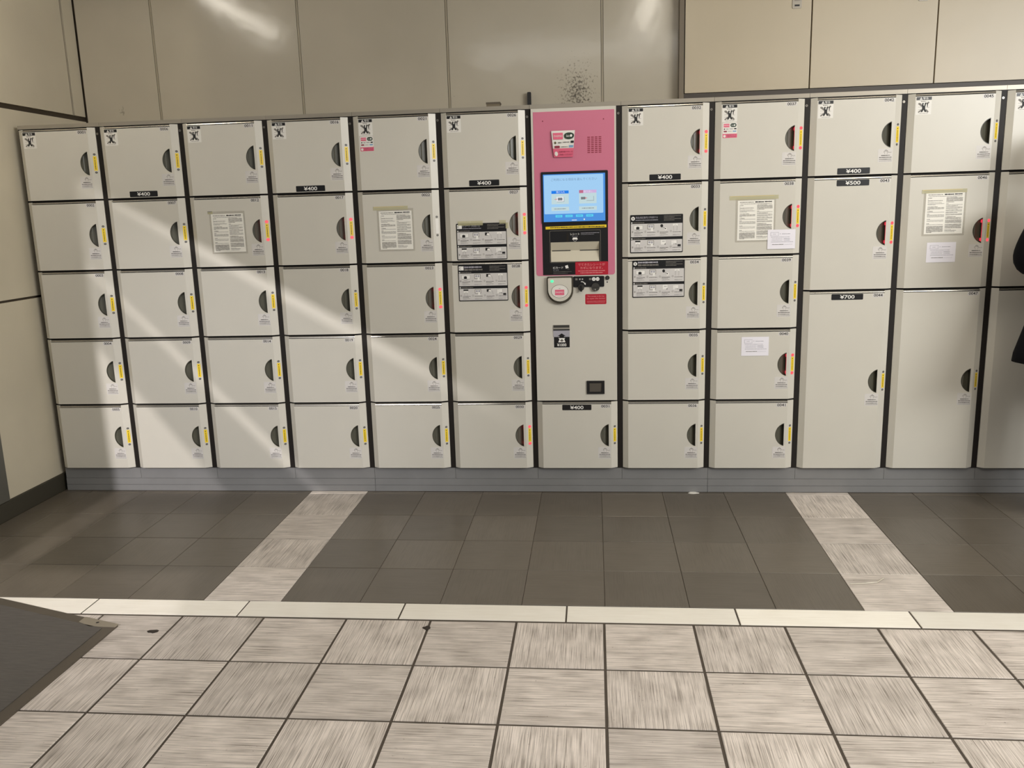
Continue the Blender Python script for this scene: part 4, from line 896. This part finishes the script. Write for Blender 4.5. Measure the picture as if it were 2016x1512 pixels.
# ================================================================== ADDED LIGHT BLOCKER BEHIND THE CAMERA
# unseen screen added to shape the daylight: solid parts block, tinted panes dim
SCRM_ = mat('blocker_panel', (150, 146, 138), 0.6)
TINT, nt, b_ = base_mat('light_dimmer'); nt.nodes.remove(b_); tb = nt.nodes.new('ShaderNodeBsdfTransparent'); tb.inputs['Color'].default_value = (0.66, 0.67, 0.68, 1)
nt.links.new(tb.outputs[0], nt.nodes['Material Output'].inputs['Surface'])
YS = -4.9; kk = (YS - SUN_P.y) / (0 - SUN_P.y)
def onto(x, z): return (SUN_P.x + kk * (x - SUN_P.x), SUN_P.z + kk * (z - SUN_P.z))
scr = empty('daylight_blocker', 'added unseen screen with slanted gaps that shapes the daylight', 'screen', (0, YS, 0))
def slabp(name, pts, mt, th=0.02):
    p2 = [onto(*p) for p in pts]
    m = MB(); m.prism(p2, -th, 0, mt, back=True); m.build(name, scr)
up1 = lambda x: 1.512 - 0.555 * (x - 0.45)
up2 = lambda x: 1.005 - 1.05 * (x - 0.45)
up3 = lambda x: 0.585 - 1.29 * (x - 0.42)
XA, XZ = 0.272, 3.4
slabp('solid_panel', [(-1.6, -1.2), (XA, -1.2), (XA, 2.4), (-1.6, 2.4)], SCRM_)
slabp('solid_panel', [(XA, up1(XA)), (XZ, up1(XZ)), (XZ, 2.4), (XA, 2.4)], SCRM_)
g1 = lambda x: 0.052 + 0.028 * (x - 0.45)
g2 = lambda x: 0.050 + 0.03 * (x - 0.45)
slabp('solid_panel', [(0.425, -0.52), (XZ, -0.52), (XZ, -0.03), (0.418, -0.03)], SCRM_)
slabp('dimmer_pane', [(XA, up2(XA)), (XZ, up2(XZ)), (XZ, up1(XZ) - g1(XZ)), (XA, up1(XA) - g1(XA))], TINT, 0.006)
slabp('dimmer_pane', [(XA, up3(XA)), (XZ, up3(XZ)), (XZ, up2(XZ) - g2(XZ)), (XA, up2(XA) - g2(XA))], TINT, 0.006)

# ================================================================== PERSON AT THE RIGHT EDGE
SKIN = mat('skin', (206, 160, 132), 0.55); COAT = mat('coat_navy', (9, 9, 15), 0.95, spec=0.2); PANTS = mat('trousers_dark', (24, 24, 28), 0.8); HAIR = mat('hair_black', (20, 17, 16), 0.5); SHOE = mat('shoe_black', (18, 18, 18), 0.4)
def skin_mesh(name, verts, edges, radii, root, mt, subsurf=2, parent=None):
    me = bpy.data.meshes.new(name); me.from_pydata(verts, edges, [])
    o = bpy.data.objects.new(name, me); COL.objects.link(o)
    sk = o.modifiers.new('skin', 'SKIN'); sk.use_smooth_shade = True
    sv = me.skin_vertices[0] if me.skin_vertices else None
    if sv is None:
        me.attributes.new('skin', 'FLOAT', 'POINT'); sv = me.skin_vertices[0]
    for i, r in enumerate(radii):
        sv.data[i].radius = (r, r) if not isinstance(r, tuple) else r; sv.data[i].use_root = (i == root)
    ss = o.modifiers.new('sub', 'SUBSURF'); ss.levels = subsurf; ss.render_levels = subsurf
    dg = bpy.context.evaluated_depsgraph_get()
    new = bpy.data.meshes.new_from_object(o.evaluated_get(dg)); new.name = name
    bpy.data.objects.remove(o); new.materials.clear(); new.materials.append(mt)
    new.polygons.foreach_set('use_smooth', [True] * len(new.polygons))
    ob = bpy.data.objects.new(name, new); COL.objects.link(ob)
    if parent: ob.parent = parent
    return ob
person = empty('person', 'person in a dark navy coat standing at the last locker column', 'person', (4.840, -0.36, 0))
V_, E_, R_ = [], [], []
def node(p, r, link=None):
    V_.append(p); R_.append(r); i = len(V_) - 1
    if link is not None: E_.append((link, i))
    return i
pel = node((0, 0, 0.90), (0.150, 0.105)); wai = node((0, 0, 1.04), (0.130, 0.095), pel); che = node((0, 0.005, 1.24), (0.155, 0.105), wai); shb = node((0, 0, 1.345), (0.105, 0.070), che)
nk = node((0, 0.01, 1.44), 0.052, shb); hd0 = node((0, 0.03, 1.50), 0.066, nk); hd1 = node((0, 0.032, 1.56), (0.074, 0.088), hd0); hd2 = node((0, 0.022, 1.625), (0.070, 0.082), hd1)
for s in (-1, 1):
    sh = node((0.160 * s, 0, 1.325), 0.046, shb); el = node((0.262 * s, 0.03, 1.115), 0.047, sh); wr = node((0.10 * s, 0.205, 1.10), 0.031, el); hn = node((0.055 * s, 0.262, 1.105), (0.036, 0.020), wr)
    for q, ln in ((-0.024, 0.050), (-0.008, 0.062), (0.008, 0.058), (0.024, 0.044)):
        f1 = node((0.040 * s, 0.285, 1.105 + q), 0.0095, hn); f2 = node((0.018 * s, 0.285 + ln * 0.4, 1.103 + q), 0.0088, f1); node((-0.004 * s, 0.285 + ln * 0.35, 1.101 + q), 0.0078, f2)
    t1 = node((0.070 * s, 0.255, 1.135), 0.011, hn); node((0.050 * s, 0.272, 1.152), 0.0095, t1)
    hp = node((0.085 * s, 0, 0.84), 0.085, pel); kn = node((0.075 * s, 0.012, 0.47), 0.056, hp); an = node((0.062 * s, -0.01, 0.09), 0.036, kn); node((0.062 * s, 0.10, 0.035), 0.034, an)
body = skin_mesh('body', V_, E_, R_, pel, SKIN, 2, person)
# face details as small meshes on the head
def uvs(name, c, r, mt, parent, nu=14, nv=9, cut=None):
    m = MB()
    for j in range(nv):
        for i in range(nu):
            q = []
            for (a, b) in ((i, j), (i + 1, j), (i + 1, j + 1), (i, j + 1)):
                t = 2 * math.pi * a / nu; f = math.pi * b / nv - math.pi / 2
                q.append((c[0] + r[0] * math.cos(t) * math.cos(f), c[1] + r[1] * math.sin(t) * math.cos(f), c[2] + r[2] * math.sin(f)))
            if cut and cut(sum(p_[0] for p_ in q) / 4, sum(p_[1] for p_ in q) / 4, sum(p_[2] for p_ in q) / 4): continue
            m.face(q, mt)
    return m.build(name, parent, smooth=True)
EYE = mat('eye', (30, 24, 22), 0.3); LIPM = mat('lips', (170, 96, 88), 0.5)
uvs('hair', (0, 0.018, 1.592), (0.094, 0.106, 0.112), HAIR, person, 20, 14, cut=lambda x, y, z: y > 0.055 and z < 1.625)
uvs('nose', (0, 0.106, 1.546), (0.010, 0.015, 0.020), SKIN, person)
uvs('mouth', (0, 0.098, 1.512), (0.020, 0.006, 0.005), LIPM, person)
for s in (-1, 1):
    uvs('eye', (0.029 * s, 0.096, 1.568), (0.011, 0.006, 0.006), EYE, person); uvs('ear', (0.080 * s, 0.022, 1.556), (0.010, 0.018, 0.028), SKIN, person)
# trousers
V_, E_, R_ = [], [], []
pe = node((0, 0, 0.98), (0.110, 0.085))
for s in (-1, 1):
    a = node((0.085 * s, 0, 0.80), 0.086, pe); b = node((0.078 * s, 0.012, 0.47), 0.070, a); node((0.064 * s, -0.006, 0.075), 0.054, b)
skin_mesh('trousers', V_, E_, R_, pe, PANTS, 2, person)
for s in (-1, 1):
    m = MB(); L_ = [(-0.07, 0.034, 0.07), (-0.03, 0.040, 0.085), (0.05, 0.045, 0.062), (0.12, 0.046, 0.045), (0.165, 0.030, 0.034)]
    rings = []
    for (yy_, hw, hz) in L_:
        rings.append([(0.062 * s + hw * math.cos(t), yy_, max(0.0, hz * (0.5 + 0.5 * math.sin(t)) if True else 0)) for t in [2 * math.pi * i / 12 for i in range(12)]])
    for a, b in zip(rings[:-1], rings[1:]):
        for i in range(12): m.face([a[i], a[(i + 1) % 12], b[(i + 1) % 12], b[i]], SHOE)
    m.face(rings[0], SHOE); m.face(rings[-1][::-1], SHOE); m.build('shoe', person, smooth=True)
# coat body: flared lathe with folds, plus sleeves
m = MB(); prof = [(0.700, 0.285, 0.175), (0.735, 0.282, 0.172), (0.85, 0.250, 0.158), (0.98, 0.212, 0.142), (1.08, 0.190, 0.132), (1.22, 0.195, 0.136), (1.34, 0.190, 0.116), (1.40, 0.130, 0.092), (1.435, 0.082, 0.078), (1.465, 0.074, 0.070)]
NS = 40; rings = []
for (z, a, b) in prof:
    fl = max(0.0, (1.0 - z)) * 0.07
    rings.append([(a * math.cos(t) * (1 + fl * math.sin(7 * t)), b * math.sin(t) * (1 + fl * math.sin(7 * t + 1)), z - (0.020 * max(0.0, math.cos(t)) if z < 0.72 else 0)) for t in [2 * math.pi * i / NS for i in range(NS)]])
for a, b in zip(rings[:-1], rings[1:]):
    for i in range(NS): m.face([a[i], a[(i + 1) % NS], b[(i + 1) % NS], b[i]], COAT)
coat = m.build('coat', person, smooth=True)
sol = coat.modifiers.new('thickness', 'SOLIDIFY'); sol.thickness = 0.008
for s in (-1, 1):
    V_, E_, R_ = [], [], []
    a = node((0.055 * s, 0, 1.345), 0.085); b = node((0.168 * s, 0.0, 1.338), 0.086, a); c = node((0.232 * s, 0.015, 1.225), 0.070, b); d = node((0.266 * s, 0.030, 1.115), 0.066, c); f = node((0.195 * s, 0.115, 1.100), 0.056, d); node((0.115 * s, 0.190, 1.100), 0.050, f)
    skin_mesh('sleeve', V_, E_, R_, a, COAT, 2, person)
